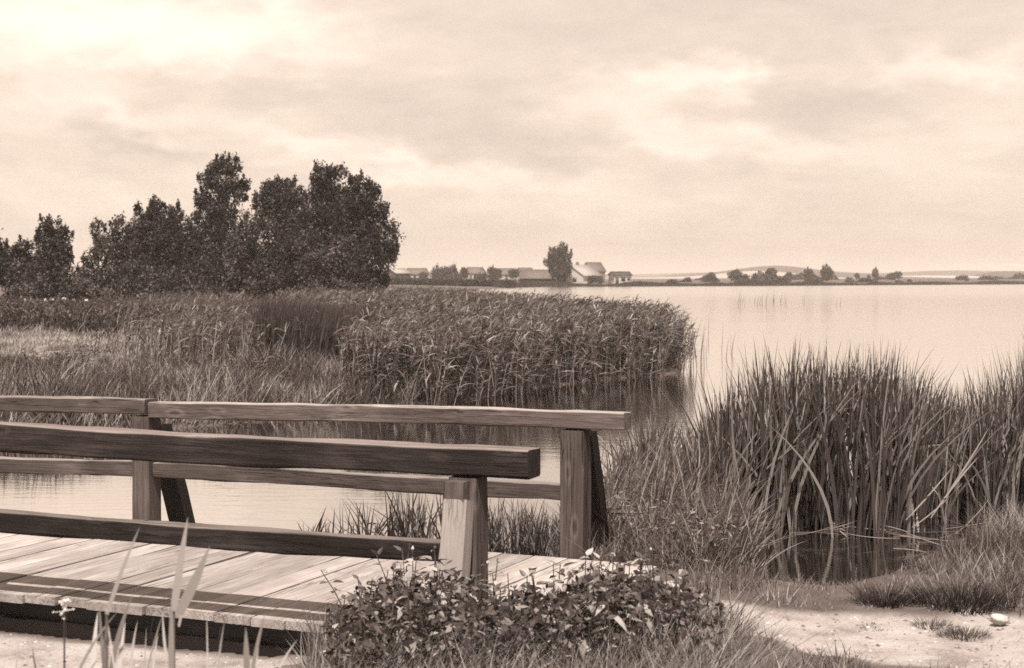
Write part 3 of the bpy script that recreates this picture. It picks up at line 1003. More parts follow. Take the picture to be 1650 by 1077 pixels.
for lab, px, py, rx, ry, Y, lean in [
    ('broad far tree with a pointed top, first from the left on the far right shore', 1185, 443, 12, 8, 520, 0), ('low bush joined to the broad pointed far tree', 1201, 447, 7, 5, 525, 0),
    ('small round far bush left of the round ball shaped tree', 1216, 446, 6, 5, 520, 0), ('round ball shaped far tree standing on the far right shore', 1241, 441, 10, 9, 530, 0),
    ('faint small far bush between the ball shaped and the oval tree', 1272, 444, 7, 5, 620, 0), ('oval far tree left of the square topped one', 1304, 441, 9, 8, 560, 0),
    ('taller square topped far tree on the far right shore', 1331, 438, 10, 10, 560, 0), ('tiny slim far tree right of the square topped tree', 1381, 444, 4, 4, 700, 0),
    ('slim upright far tree in the middle of the far right shore', 1410, 440, 5, 8, 640, 0), ('low leaning far tree with a dark foot', 1438, 446, 5, 6, 640, 0),
    ('pale far tree behind the leaning one', 1446, 442, 7, 5, 720, 0), ('low dark far bush at the right end of the far shore', 1550, 448, 11, 4, 640, 0),
    ('flat far bush at the very right end of the far shore', 1590, 449, 14, 3.5, 650, 0), ('tiny far tree on the ridge left of the slim upright tree', 1400, 446, 3, 3, 680, 0)]:
    tree('far_tree', lab, 'tree', Y, [(px - rx * .4, py + ry * .2, rx * .7, ry * .85), (px + rx * .4, py + ry * .1, rx * .7, ry * .9), (px, py - ry * .4, rx * .65, ry * .7), (px, py + ry * .5, rx * .85, ry * .6), (px + rx * .2, py + ry * 1.05, rx * 1.0, ry * .45)],
         leaf=.5, dens=2.8, mat=M_FARTREE, tint=(.1, .9), tr=.02, limbs=False, group=FR)

# dark hedge across the fields behind the reeds, and the hedgerows on the hills
hd = empty('hedge', (-14, 345, gz1(-14, 345)))
tag(hd, 'long dark clipped hedge across the fields behind the reeds', 'hedge')
mbh = MB()
n = 26000
u = rng.random(n)
hx = -36 + u * 37
hy = 352 - u * 14
hh = 2.0 - u * .7
base = ground_z(hx[::200], hy[::200]).mean()
P = np.stack([hx, hy + rng.normal(0, .7, n), base + rng.random(n) ** .7 * hh * (1 + .08 * (fbm(hx * .6, hx * 0) - .5))], 1)
nn = unit(rdir(n) + [0, -.5, .8])
Dv = unit(np.cross(nn, rdir(n)))
cards(mbh, P, Dv, np.cross(Dv, nn), .42, .3, rng.uniform(0, .5, n))
tag(mbh.build('foliage', M_FARTREE, hd, shift=hd.location), kind='stuff')

# reed fringe along the far shore
mbf = MB()
n = 26000
u = rng.random(n) ** .8
sx = np.interp(u, [0, .12, .3, .45, .6, .8, 1], [-4, 9, 40, 75, 120, 190, 330])
sy = np.interp(sx, [-4, 9, 40, 75, 120, 250, 400], [330, 383, 399, 425, 475, 600, 700]) + rng.normal(0, 1.6, n)
hgt = rng.uniform(.5, 1.1, n) * (.15 + 1.6 * fbm(sx * .09, sx * 0 + 2)) * np.interp(sx, [0, 60, 300], [1.15, 1, .9])
P = np.stack([sx, sy, np.zeros(n)], 1)
ribbons(mbf, P, unit(np.stack([rng.normal(0, .12, n), rng.normal(0, .1, n), np.ones(n)], 1)), hgt, rng.uniform(.18, .4, n), 0, horiz(rng.uniform(-.6, .6, n)), 2, rng.uniform(.0, .55, n))
tag(mbf.build('far_reeds', M_RUSH), 'thin dark fringe of reeds along the far shore', 'reeds', kind='stuff')


# ragged scrub and hedgerows along the far right shore
mbf = MB()
n = 60000
px = rng.uniform(1030, 1720, n)
Y = rng.uniform(0, 1, n)
row = rng.integers(0, 3, n)
yb = np.interp(px, [1030, 1450, 1720], [425, 500, 600]) + np.array([8, 60, 190])[row] + Y * 6
hq = np.maximum(0, fbm(px * .035 + row * 17, row * 5.0 + 0 * px, 5) - np.array([.5, .57, .56])[row]) * np.array([7, 13, 15])[row]
k_ = hq > .15
px, yb, hq = px[k_], yb[k_], hq[k_]
n = len(px)
X = (px - CX) / FPX * yb
q = np.stack([X, yb, ground_z(X, yb) + rng.random(n) * hq], 1)
nn = unit(rdir(n) + [0, -.4, .7])
D = unit(np.cross(nn, rdir(n)))
cards(mbf, q, D, np.cross(D, nn), .7, .5, rng.uniform(0, .8, n))
tag(mbf.build('far_scrub', M_FARTREE), 'ragged low scrub and hedgerows along the far right shore', 'scrub', kind='stuff')

# ------------------------------------------------------------------ meadow, reed bed
def scatter(poly, n, y_bias=None):
    poly = np.asarray(poly, float)
    lo, hi = poly.min(0), poly.max(0)
    out_ = np.zeros((0, 2))
    while len(out_) < n:
        q = rng.uniform(lo, hi, (n * 2, 2))
        if y_bias is not None:
            q = q[rng.random(len(q)) < y_bias(q[:, 0], q[:, 1])]
        q = q[inside(poly, q[:, 0], q[:, 1])]
        out_ = np.concatenate([out_, q])
    return out_[:n]


def grass(mb_, xy, h, wd, tint, lean=.25, seg=2, z=None, wind=(.12, 0.0), tip=.15, flop=.25):
    n = len(xy)
    zz_ = ground_z(xy[:, 0], xy[:, 1]) if z is None else np.full(n, z)
    P = np.stack([xy[:, 0], xy[:, 1], zz_ - .02], 1)
    D = unit(np.stack([rng.normal(0, lean, n) + wind[0], rng.normal(0, lean, n) + wind[1], np.ones(n)], 1))
    Bv = horiz(rng.uniform(0, 6.283, n)) * (rng.random(n) * flop)[:, None] + np.array([wind[0], wind[1], -.05])
    S = horiz(rng.normal(0, .8, n))
    ribbons(mb_, P, D, h, wd, Bv, S, seg, tint, tip_tint=tip)


MEADOW = [(-9.8, 17.2), (-6.9, 20.2), (-4.9, 22.8), (-3.3, 24.6), (-2.0, 26.2), (-2.6, 29), (-5, 38), (-9, 55), (-14, 88), (-44, 100), (-40, 60), (-20, 30)]
bias = lambda x, y: np.clip((24 / y) ** 1.7, 0, 1)
mbg = MB()
# short dry turf with paler patches
xy = scatter(MEADOW, 120000, bias)
dA = sdist(LAND_FAR, xy[:, 0], xy[:, 1])
Yv = xy[:, 1]
pat = fbm(xy[:, 0] * .35 + 3, xy[:, 1] * .18)
dry = sstep(Yv, 30, 35) * (1 - sstep(Yv, 44, 49)) * (1 - sstep(xy[:, 0], -8.5, -5.5))
h = (.16 + .3 * rng.random(len(xy))) * (1 - .45 * dry) * (.4 + 1.2 * pat)
pat2 = fbm(xy[:, 0] * 1.1 + 31, xy[:, 1] * .7 + 5)
tnt = np.clip(.16 + .4 * rng.random(len(xy)) + .42 * dry + 1.3 * (pat2 - .5), 0, 1)
grass(mbg, xy, h, .012 + .00055 * Yv, tnt, lean=.4, wind=(.02, 0), flop=.5)
tag(mbg.build('meadow_grass', M_GRASS), 'rough dry meadow grass sloping down to the far bank', 'grass', kind='stuff')

# long grass and sedge along the water's edge on the left
mbg = MB()
n = 26000
xy = scatter([(-10.3, 16.6), (-6.7, 19.7), (-4.7, 22.4), (-3.1, 24.2), (-1.6, 26.0), (-1.5, 29.5), (-4.4, 29.5), (-8, 26), (-13, 20)], n)
d_ = sdist(LAND_FAR, xy[:, 0], xy[:, 1])
xy = xy[d_ > -.25]
n = len(xy)
grass(mbg, xy, rng.uniform(.25, .75, n) * (.3 + 1.3 * fbm(xy[:, 0] * .9, xy[:, 1] * .9)), rng.uniform(.014, .03, n), np.clip(rng.beta(1.4, 2.2, n) * 1.1 + .9 * (fbm(xy[:, 0] * 1.3, xy[:, 1] * .9) - .5), 0, 1), lean=.36, seg=3, flop=.7, wind=(.04, 0))
tag(mbg.build('bank_grass', M_GRASS), 'long tangled grass hanging over the water of the far left bank', 'grass', kind='stuff')

# dark tall weeds before the trees
mbw = MB()
W1 = [(-32, 62), (-15.5, 47.5), (-9.5, 46.5), (-6.6, 41), (-5.4, 43), (-8.5, 56), (-14.5, 90), (-46, 98)]
xy = scatter(W1, 15000, lambda x, y: np.clip((46 / y) ** 1.2, 0, 1))
n = len(xy)
zg = ground_z(xy[:, 0], xy[:, 1])
hs = rng.uniform(.45, .85, n) * (.35 + 1.0 * fbm(xy[:, 0] * .45, xy[:, 1] * .3)) * np.interp(xy[:, 1], [45, 60, 95], [1, .8, .5])
P0 = np.stack([xy[:, 0], xy[:, 1], zg], 1)
ribbons(mbw, P0, unit(np.stack([rng.normal(.05, .15, n), rng.normal(0, .15, n), np.ones(n)], 1)), hs, .03, 0, horiz(rng.normal(0, .5, n)), 2, rng.uniform(.1, .7, n))
for k in range(9):
    f_ = rng.uniform(.2, 1.0, n)
    D = unit(rdir(n, .0, 1) + [0, 0, .5])
    ribbons(mbw, P0 + np.stack([0 * hs, 0 * hs, hs * f_], 1), D, rng.uniform(.12, .3, n), rng.uniform(.03, .065, n), np.array([0.05, 0, -.35]), unit(np.cross(D, rdir(n))), 2,
            np.clip(rng.beta(1.3, 2.6, n) + .2 * (f_ - .5), 0, 1))
xy = scatter(W1, 22000, lambda x, y: np.clip((46 / y) ** 1.2, 0, 1))
n = len(xy)
grass(mbw, xy, rng.uniform(.3, .95, n) * (.3 + 1.1 * fbm(xy[:, 0] * .5 + 4, xy[:, 1] * .4)) * np.interp(xy[:, 1], [45, 60, 95], [1, .85, .6]), rng.uniform(.03, .06, n), np.clip(rng.beta(1.5, 2, n), 0, 1), lean=.22, seg=3, flop=.4)
tag(mbw.build('tall_weeds', M_HERB), 'band of dark tall weeds between the dry meadow and the trees', 'weeds', kind='stuff')

# herbs and docks mixed in the near meadow
mbw = MB()
xy = scatter([(-9, 24), (-5.2, 24), (-3.4, 26), (-2.4, 28), (-4.8, 36), (-6.6, 36), (-8.3, 30)], 1900)
n = len(xy)
cl = fbm(xy[:, 0] * .9 + 11, xy[:, 1] * .6)
zg = ground_z(xy[:, 0], xy[:, 1])
hs = rng.uniform(.3, .7, n) * sstep(cl, .42, .68)
P0 = np.stack([xy[:, 0], xy[:, 1], zg], 1)
for k in range(10):
    f_ = rng.uniform(.15, 1.0, n)
    D = unit(rdir(n, -.1, .9))
    ribbons(mbw, P0 + np.stack([0 * hs, 0 * hs, hs * f_], 1), D, rng.uniform(.05, .13, n), rng.uniform(.012, .028, n), np.array([0.05, 0, -.3]), unit(np.cross(D, rdir(n))), 2,
            np.clip(rng.beta(1.5, 2.4, n), 0, 1))
tag(mbw.build('meadow_herbs', M_HERB), 'leafy herbs mixed into the rough meadow', 'weeds', kind='stuff')


def reeds(name, label, xy, hmin, hmax, leaves=5, mat=None, lean=.13, wind=(.1, .0), stem_w=.016, leaf_l=(.3, .55), leaf_w=(.022, .04), tint=(1.5, 2.2), plume=.25, z0=-.05):
    mbr = MB()
    n = len(xy)
    hs = rng.uniform(hmin, hmax, n) * (.82 + .36 * fbm(xy[:, 0] * .7, xy[:, 1] * .5))
    hs = hs * (.86 + .14 * sstep(sdist(LAND_FAR, xy[:, 0], xy[:, 1]) + rng.normal(0, .5, n), -.4, 2.6))
    zg = np.maximum(ground_z(xy[:, 0], xy[:, 1]), -.3)
    P0 = np.stack([xy[:, 0], xy[:, 1], np.minimum(zg, z0 + .2)], 1)
    D = unit(np.stack([rng.normal(.04, lean, n), rng.normal(0, lean, n), np.ones(n)], 1))
    Bv = np.stack([np.full(n, wind[0]) + rng.normal(0, .06, n), rng.normal(0, .06, n), np.full(n, -.02)], 1)
    st_t = np.clip(rng.beta(*tint, n), 0, 1)
    ribbons(mbr, P0, D, hs, stem_w * rng.uniform(.8, 1.3, n), Bv, horiz(rng.normal(0, .4, n)), 4, st_t, taper=3)
    for k in range(leaves):
        f_ = rng.uniform(.25, .97, n)
        q = P0 + D * (hs * f_)[:, None] + Bv * (f_ ** 2 * hs)[:, None]
        a_ = np.where(rng.random(n) < .4, rng.normal(0, .8, n), rng.uniform(0, 6.28, n))
        el = rng.uniform(.0, 1.3, n)
        d2 = horiz(a_) * np.cos(el)[:, None] + np.array([0, 0, 1.0]) * np.sin(el)[:, None]
        S = unit(np.cross(d2, np.array([0, 0, 1.0]) + rdir(n) * .5))
        ribbons(mbr, q, d2, rng.uniform(*leaf_l, n) * (1.1 - .3 * f_), rng.uniform(*leaf_w, n), np.stack([np.full(n, .08), 0 * f_, -rng.uniform(.1, .6, n)], 1), S, 3,
                np.clip(st_t * .5 + rng.beta(*tint, n) * .6, 0, 1), base=.5)
    m_ = rng.random(n) < plume
    q = (P0 + D * hs[:, None] + Bv * hs[:, None])[m_]
    k_ = len(q)
    for j in range(3):
        d2 = unit(np.stack([rng.uniform(.2, .9, k_), rng.normal(0, .2, k_), rng.uniform(.3, 1, k_)], 1))
        ribbons(mbr, q - d2 * .05, d2, rng.uniform(.12, .22, k_), .03, np.array([.3, 0, -.3]), unit(np.cross(d2, rdir(k_))), 2, rng.uniform(.1, .5, k_))
    o = mbr.build(name, mat or M_REED)
    return tag(o, label, 'reeds', kind='stuff')


RF = [(-2.6, 25.6), (-1.4, 26.6), (-.5, 28.0), (.6, 30.8), (2.4, 33.5), (3.4, 34.9), (3.8, 36.2), (3.95, 39), (2.2, 37.5), (.3, 34.6), (-1.2, 31.5), (-2.8, 29)]
RB = [(-1.2, 31.0), (.3, 34.2), (2.2, 37), (4.2, 38.6), (3.5, 48), (1.5, 66), (-2, 98), (-8, 108), (-12, 86), (-9, 58), (-5.6, 42), (-3.2, 32)]
reeds('reed_bed', 'bright leafy front of the wide reed bed along the far bank', scatter(RF, 4600) + rng.normal(0, .22, (4600, 2)), .95, 1.6, 9, tint=(1.5, 1.9), leaf_w=(.02, .045), leaf_l=(.2, .45), wind=(.03, 0), plume=.12)
reeds('reed_bed', 'windblown reed tops of the wide bed stretching back to the trees', scatter(RB, 12000, lambda x, y: np.clip((36 / y) ** 1.3, 0, 1)), 1.15, 1.5, 4, stem_w=.022, leaf_w=(.03, .06), leaf_l=(.3, .5), tint=(1.5, 2.0))
# dark smooth rushes, left of the leafy reeds
xy = scatter([(-4.95, 30.8), (-3.6, 29.8), (-2.7, 30.6), (-2.9, 33), (-4.2, 35), (-5.8, 34)], 4200)
mbr = MB()
n = len(xy)
P0 = np.stack([xy[:, 0], xy[:, 1], ground_z(xy[:, 0], xy[:, 1])], 1)
hs = rng.uniform(1.1, 1.5, n) * (.8 + .4 * fbm(xy[:, 0] * .8, xy[:, 1] * .8))
ribbons(mbr, P0, unit(np.stack([rng.normal(.0, .09, n), rng.normal(0, .09, n), np.ones(n)], 1)), hs, .02, np.stack([rng.uniform(.0, .26, n), rng.normal(0, .08, n), np.full(n, -.06)], 1),
        horiz(rng.normal(0, .4, n)), 5, rng.beta(1.2, 4, n), taper=2.5, tip_tint=.3)
tag(mbr.build('rushes', M_RUSH), 'dark smooth stand of rushes with tips bent over, left of the leafy reeds', 'rushes', kind='stuff')
reeds('reed_bed', 'thin tall reeds and weeds running from the dark rushes left to the trees', scatter([(-6.9, 31), (-4.7, 30.3), (-4.4, 33.5), (-5.6, 42), (-9, 58), (-16, 84), (-19, 80), (-10, 50)], 3600, lambda x, y: np.clip((33 / y) ** 1.3, 0, 1)) + rng.normal(0, 1, (3600, 2)) * [.9, 1.2],
      .8, 1.25, 5, tint=(1.5, 2.1), leaf_w=(.02, .045), leaf_l=(.2, .45), z0=.1)
# brambly tangle between them and broken dry reeds at the water
mbr = MB()
xy = scatter([(-3.1, 26), (-.9, 28), (.4, 31.2), (2.4, 33.9), (3.6, 35.3), (3.2, 35.9), (.2, 32.2), (-1.4, 28.8), (-3, 27.5)], 330)
n = len(xy)
P0 = np.stack([xy[:, 0], xy[:, 1] - .2, np.full(n, -.02)], 1)
D = unit(np.stack([rng.normal(0, .9, n), rng.normal(0, .3, n), rng.uniform(.1, 1.2, n)], 1))
ribbons(mbr, P0, D, rng.uniform(.2, .7, n), rng.uniform(.014, .028, n), np.stack([rng.normal(0, .2, n), 0 * hs[:n], -rng.uniform(.0, .5, n)], 1), unit(np.cross(D, [0, 1, .2])), 3, rng.uniform(.0, .7, n), taper=3)
tag(mbr.build('dry_reeds', M_DRY), 'bleached broken reed stalks along the waterline of the reed bed', 'reeds', kind='stuff')
# sparse single reeds standing in the open lake
mbr = MB()
pts_ = [at(px, py) for px, py in [(1128, 560), (1135, 585), (1150, 590), (1148, 575), (1166, 588), (1172, 570), (1122, 545), (1188, 490), (1203, 491), (1212, 488), (1225, 490), (1233, 492), (1246, 487), (1262, 490), (1268, 489), (1290, 487), (1350, 492), (1118, 600), (1124, 590), (1108, 606)]]
pts_ = np.array([p_ + rng.normal(0, .3, 3) * [1, 1, 0] for p_ in pts_ for _ in range(2)])
n = len(pts_)
ribbons(mbr, pts_ - [0, 0, .1], unit(np.stack([rng.normal(.02, .06, n), 0 * pts_[:, 0], np.ones(n)], 1)), rng.uniform(.5, 1.3, n), .012 + .0003 * pts_[:, 1], np.stack([rng.uniform(0, .25, n), 0 * pts_[:, 0], 0 * pts_[:, 0]], 1), horiz(rng.normal(0, .3, n)), 4, rng.uniform(.3, .8, n))
tag(mbr.build('sparse_reeds', M_REED), 'thin single reed stems standing in the open lake', 'reeds', kind='stuff')


# ------------------------------------------------------------------ cattails on the right
def blade_mesh(name, bendx, bendy, seg=7):
    mb_ = MB()
    ribbons(mb_, np.zeros((1, 3)), np.array([[0, 0, 1.0]]), np.ones(1), np.ones(1) * .012, np.array([[bendx, bendy, -.1 * (abs(bendx) + abs(bendy))]]), np.array([[1.0, 0, 0]]), seg, rng.uniform(.15, .8, 1), taper=2.6, tip_tint=.1)
    return mb_.mesh(name, M_CAT)


BL = [blade_mesh('leaf', bx, by) for bx, by in ((0, .02), (.05, .0), (-.06, .02), (.14, .05), (-.12, -.04), (.22, -.03), (.0, -.12), (.3, .1))]


def cattail(name, label, spots, top_y, tilt=(0, 0), nleaf=120, per=8, fan=.095, wid=.02, cat='cattails', group=None, hvar=(.72, 1.03), z=-.05, tintp=(1.3, 2.8)):
    """spots: (x, y) plants; top_y(px): the photograph's outline of the clump"""
    spots = np.asarray(spots)
    c = spots.mean(0)
    root = empty(name, (c[0], c[1], 0))
    tag(root, label, cat, group)
    n = len(spots) * per
    xy = np.repeat(spots, per, 0)
    px = CX + FPX * xy[:, 0] / xy[:, 1]
    zt = ZC - (top_y(px) - HY) / FPX * xy[:, 1]
    plant_h = np.repeat(rng.uniform(.85, 1.03, len(spots)), per)
    h = np.maximum(.2, zt - z) * plant_h * rng.uniform(*hvar, n)
    a_ = rng.uniform(0, 6.283, n)
    f_ = np.abs(rng.normal(0, fan, n))
    pt = np.repeat(rng.normal(0, .05, (len(spots), 2)), per, 0)
    D = unit(np.stack([np.cos(a_) * f_ + tilt[0] + pt[:, 0], np.sin(a_) * f_ + tilt[1] + pt[:, 1], np.ones(n)], 1))
    P = np.stack([xy[:, 0] + np.cos(a_) * .03, xy[:, 1] + np.sin(a_) * .03, np.full(n, z)], 1)
    order = np.argsort(xy[:, 1] + rng.normal(0, .12, n))
    near_, far_ = order[:nleaf], order[nleaf:]
    for i in near_:
        o = bpy.data.objects.new('leaf', BL[rng.integers(0, len(BL))])
        C.objects.link(o)
        o.parent = root
        d = Vector(D[i])
        q = d.to_track_quat('Z', 'Y').to_matrix().to_4x4() @ Matrix.Rotation(float(rng.normal(0, .7)) + (math.pi if rng.random() < .5 else 0), 4, 'Z')
        wsc = wid / .012 * rng.uniform(.75, 1.3)
        o.matrix_local = Matrix.Translation(Vector(P[i]) - root.location) @ q @ Matrix.Diagonal((wsc, h[i], h[i], 1)).to_4x4()
    mb_ = MB()
    m_ = len(far_)
    Bv = horiz(rng.uniform(0, 6.283, m_)) * (rng.random(m_) ** 2 * .3)[:, None] + np.array([.03, 0, -.03])
    ribbons(mb_, P[far_], D[far_], h[far_], wid * rng.uniform(.75, 1.25, m_), Bv, horiz(rng.normal(0, .7, m_)), 6, np.clip(rng.beta(*tintp, m_) + (rng.random(m_) < .1) * .5, 0, 1), taper=2.6, tip_tint=.15)
    # a few snapped leaves
    b_ = far_[rng.random(m_) < .07]
    k_ = len(b_)
    q = P[b_] + D[b_] * (h[b_] * .55)[:, None]
    d2 = unit(np.stack([rng.normal(.3, .8, k_), rng.normal(0, .6, k_), rng.uniform(-.7, .4, k_)], 1))
    ribbons(mb_, q, d2, h[b_] * .35, wid, np.array([0, 0, -.15]), unit(np.cross(d2, [0, 1.0, .3])), 3, rng.uniform(.5, 1, k_), taper=2.5)
    tag(mb_.build('foliage', M_CAT, root, shift=root.location), kind='stuff')
    return root


def spots_px(n, pxr, Yr, poly=None):
    px = rng.uniform(*pxr, n)
    Y = rng.uniform(*Yr, n)
    return np.stack([(px - CX) / FPX * Y, Y], 1)


prof_main = lambda px: np.interp(px, [1100, 1140, 1180, 1230, 1300, 1360, 1420, 1450, 1480, 1520], [690, 640, 590, 553, 538, 552, 540, 558, 590, 622])
sp = np.concatenate([spots_px(120, (1150, 1490), (13.0, 14.2)), spots_px(130, (1140, 1500), (14.2, 15.6)),
                     np.array([at(1272, 858)[:2], at(1333, 862)[:2], at(1378, 868)[:2], at(1415, 875)[:2], at(1300, 850)[:2], at(1440, 862)[:2], at(1235, 850)[:2]])])
cattail('cattail_clump', 'large dense clump of tall cattails standing in the dark pool', sp, prof_main, nleaf=290, per=8, wid=.027, hvar=(.68, 1.06), fan=.075)
prof_r = lambda px: np.interp(px, [1470, 1510, 1570, 1600, 1650, 1750], [612, 630, 622, 590, 556, 545])
cattail('cattail_clump', 'cattails running off the right edge of the picture behind leaning stalks', spots_px(250, (1480, 1760), (13.7, 16.4)), prof_r, tilt=(.05, 0), nleaf=200, per=9, fan=.13, wid=.02, hvar=(.7, 1.15))
prof_s = lambda px: np.interp(px, [980, 1010, 1035, 1050, 1070, 1085], [740, 705, 680, 655, 662, 720])
cattail('cattail_clump', 'small cattail tuft at the water just right of the end of the far rail', spots_px(44, (990, 1080), (14.6, 15.5)), prof_s, nleaf=90, per=7, fan=.14, hvar=(.8, 1.15), wid=.022)
prof_e = lambda px: np.interp(px, [1050, 1085, 1110, 1150, 1180], [770, 730, 700, 650, 610])
cattail('cattail_clump', 'thinner cattails between the small tuft and the large clump', spots_px(95, (1060, 1165), (12.8, 15.2)), prof_e, nleaf=140, per=7, fan=.14, hvar=(.75, 1.12), wid=.022)
prof_b = lambda px: np.interp(px, [470, 500, 560, 610, 640, 665, 690, 720, 740], [845, 825, 815, 800, 785, 782, 800, 785, 780])
sp = np.concatenate([spots_px(34, (488, 735), (12.1, 12.9)), spots_px(16, (628, 692), (12.1, 12.9))])
cattail('cattail_clump', 'short cattail shoots in the water behind the lower near rail', sp, prof_b, nleaf=120, per=4, fan=.16, wid=.017, hvar=(.6, 1.25))
prof_c = lambda px: np.interp(px, [770, 800, 860, 900], [800, 798, 805, 830])
cattail('cattail_clump', 'tangled reedy tuft behind the bridge between the near and far end posts', spots_px(60, (770, 905), (11.9, 12.6)), prof_c, nleaf=160, per=7, fan=.32, hvar=(.7, 1.2), wid=.013, tintp=(1.6, 1.8))
prof_d = lambda px: np.interp(px, [1080, 1140, 1200, 1260], [800, 790, 780, 800])
cattail('cattail_clump', 'slanting tuft of blades leaning right at the left rim of the dark pool', spots_px(46, (1120, 1205), (10.9, 12.6)), prof_d, tilt=(.22, 0), nleaf=140, per=7, fan=.22, wid=.015, tintp=(1.6, 2.0))

# leaning and fallen dry leaves
BLD = []
for bx in (.1, .25, -.2):
    mb_ = MB()
    ribbons(mb_, np.zeros((1, 3)), np.array([[0, 0, 1.0]]), np.ones(1), np.ones(1) * .02, np.array([[0, bx, 0]]), np.array([[1.0, 0, 0]]), 7, .6, taper=3, tip_tint=.2)
    BLD.append(mb_.mesh('dry_leaf', M_DRY))


def laid(p0, p1, width, label, group):
    p0, p1 = Vector(p0), Vector(p1)
    d = p1 - p0
    o = mesh_obj('dry_leaf', BLD[rng.integers(0, 3)])
    q = d.normalized().to_track_quat('Z', 'Y').to_matrix().to_4x4() @ Matrix.Rotation(float(rng.uniform(-.3, .3)), 4, 'Z')
    o.matrix_basis = Matrix.Translation(p0) @ q @ Matrix.Diagonal((width / .02, d.length * .6, d.length, 1)).to_4x4()
    tag(o, label, 'dry leaf', group)


GL = 'pale fallen cattail leaves on the rim of the dark pool'
for k in range(26):
    px, py = rng.uniform(1430, 1660), rng.uniform(845, 885)
    p0 = at(px, py, .05)
    L_ = rng.uniform(.25, .7)
    an = rng.normal(0.15, .35) + (math.pi if rng.random() < .5 else 0)
    laid(p0, p0 + np.array([math.cos(an) * L_, math.sin(an) * L_ * .5, rng.uniform(-.04, .12)]), rng.uniform(.012, .022), 'pale dry cattail leaf lying with others along the right rim of the dark pool', GL)
GM = 'pale bent leaves hanging into the dark pool'
for k in range(9):
    x0 = 1335 + rng.normal(0, 5); y0 = 842 + rng.normal(0, 4)
    laid(atY(x0, y0, 13.2), atY(1382 + rng.normal(0, 4), 866 + rng.normal(0, 3), 12.9), .014, 'pale bent leaf arching down into the middle of the dark pool', GM)
for k in range(6):
    laid(atY(1417, 853 + rng.normal(0, 3), 13.0), atY(1480 + rng.normal(0, 8), 876 + rng.normal(0, 3), 12.7), .014, 'pale bent leaf arching from the rightmost cattail foot into the pool', GM + ' at its right')
for k in range(6):
    laid(atY(1272 + rng.normal(0, 8), 862 + rng.normal(0, 2), 12.8), atY(1345 + rng.normal(0, 20), 856 + rng.normal(0, 4), 12.7), .014, 'pale dry leaf floating flat at the feet of the large cattail clump', 'floating dry leaves')
GN = 'bleached leaning stalks before the right hand cattails'
for (x0, y0, x1, y1) in [(1470, 850, 1560, 790), (1540, 860, 1600, 815), (1500, 835, 1575, 720), (1460, 838, 1540, 755), (1530, 790, 1600, 690), (1480, 858, 1476, 822), (1560, 838, 1660, 836), (1520, 846, 1650, 852)]:
    laid(atY(x0, y0, 13.0), atY(x1, y1, 13.2), .02, 'bleached dry stalk leaning or lying in front of the right hand cattails', GN)
GO = 'broken leaves at the left rim of the pool'
for (x0, y0, x1, y1) in [(1180, 958, 1250, 880), (1205, 930, 1248, 865), (1190, 940, 1235, 860), (1213, 838, 1238, 862), (1165, 880, 1245, 798), (1150, 900, 1235, 812)]:
    laid(atY(x0, y0, 11.2), atY(x1, y1, 11.4), .016, 'pale broken leaf slanting up at the left rim of the dark pool', GO)

# ------------------------------------------------------------------ near bank: turf, tufts, stones
mbg = MB()
NB_POLY = [(-1.9, 5.2), (-.9, 8.0), (-.3, 9.1), (.1, 10.2), (.25, 11.4), (.35, 12.4), (.8, 13.9), (1.15, 15.0), (1.5, 15.4), (1.9, 14.7), (2.0, 13.0), (1.7, 11.5), (1.74, 10.6), (2.1, 10.4), (2.75, 11.0), (3.25, 11.8),
           (3.9, 12.5), (4.7, 13.2), (6.5, 13.9), (7, 5.2)]
xy = scatter(NB_POLY, 72000)
pm = path_mask(xy[:, 0], xy[:, 1])
t = (xy[:, 0] - BF[0]) * ED[0] + (xy[:, 1] - BF[1]) * ED[1]
s = (xy[:, 0] - BF[0]) * EN[0] + (xy[:, 1] - BF[1]) * EN[1]
keep = (rng.random(len(xy)) > pm * 1.02) & ~((t < T_END + .1) & (s > -2.7) & (s < .08))
xy = xy[keep]
n = len(xy)
pat = fbm(xy[:, 0] * 1.3 + 9, xy[:, 1] * 1.3)
h = (.05 + .10 * rng.random(n)) * (.25 + 2.6 * np.maximum(0, fbm(xy[:, 0] * 3 + 2, xy[:, 1] * 3 + 5) - .25)) * (1 + 1.3 * sstep(xy[:, 0], 2.9, 3.5)) * (1 - .45 * ((xy[:, 0] > 1.7) & (xy[:, 0] < 2.75)))
left = (xy[:, 0] < 1.75) & (xy[:, 1] > 10.9)
h = np.where(left, h * 2.4 + .06, h)
pmn = path_mask(xy[:, 0], xy[:, 1])
h = h * (1 - .55 * np.clip(pmn * 3, 0, 1))
grass(mbg, xy, h, rng.uniform(.004, .009, n), np.clip(.12 + rng.beta(1.6, 2.2, n) * .95 + 1.1 * (pat - .5), 0, 1), lean=.4, seg=3, flop=.6, wind=(.05, 0))
tag(mbg.build('bank_turf', M_GRASS), 'rough short turf between the sandy path and the dark pool', 'grass', kind='stuff')

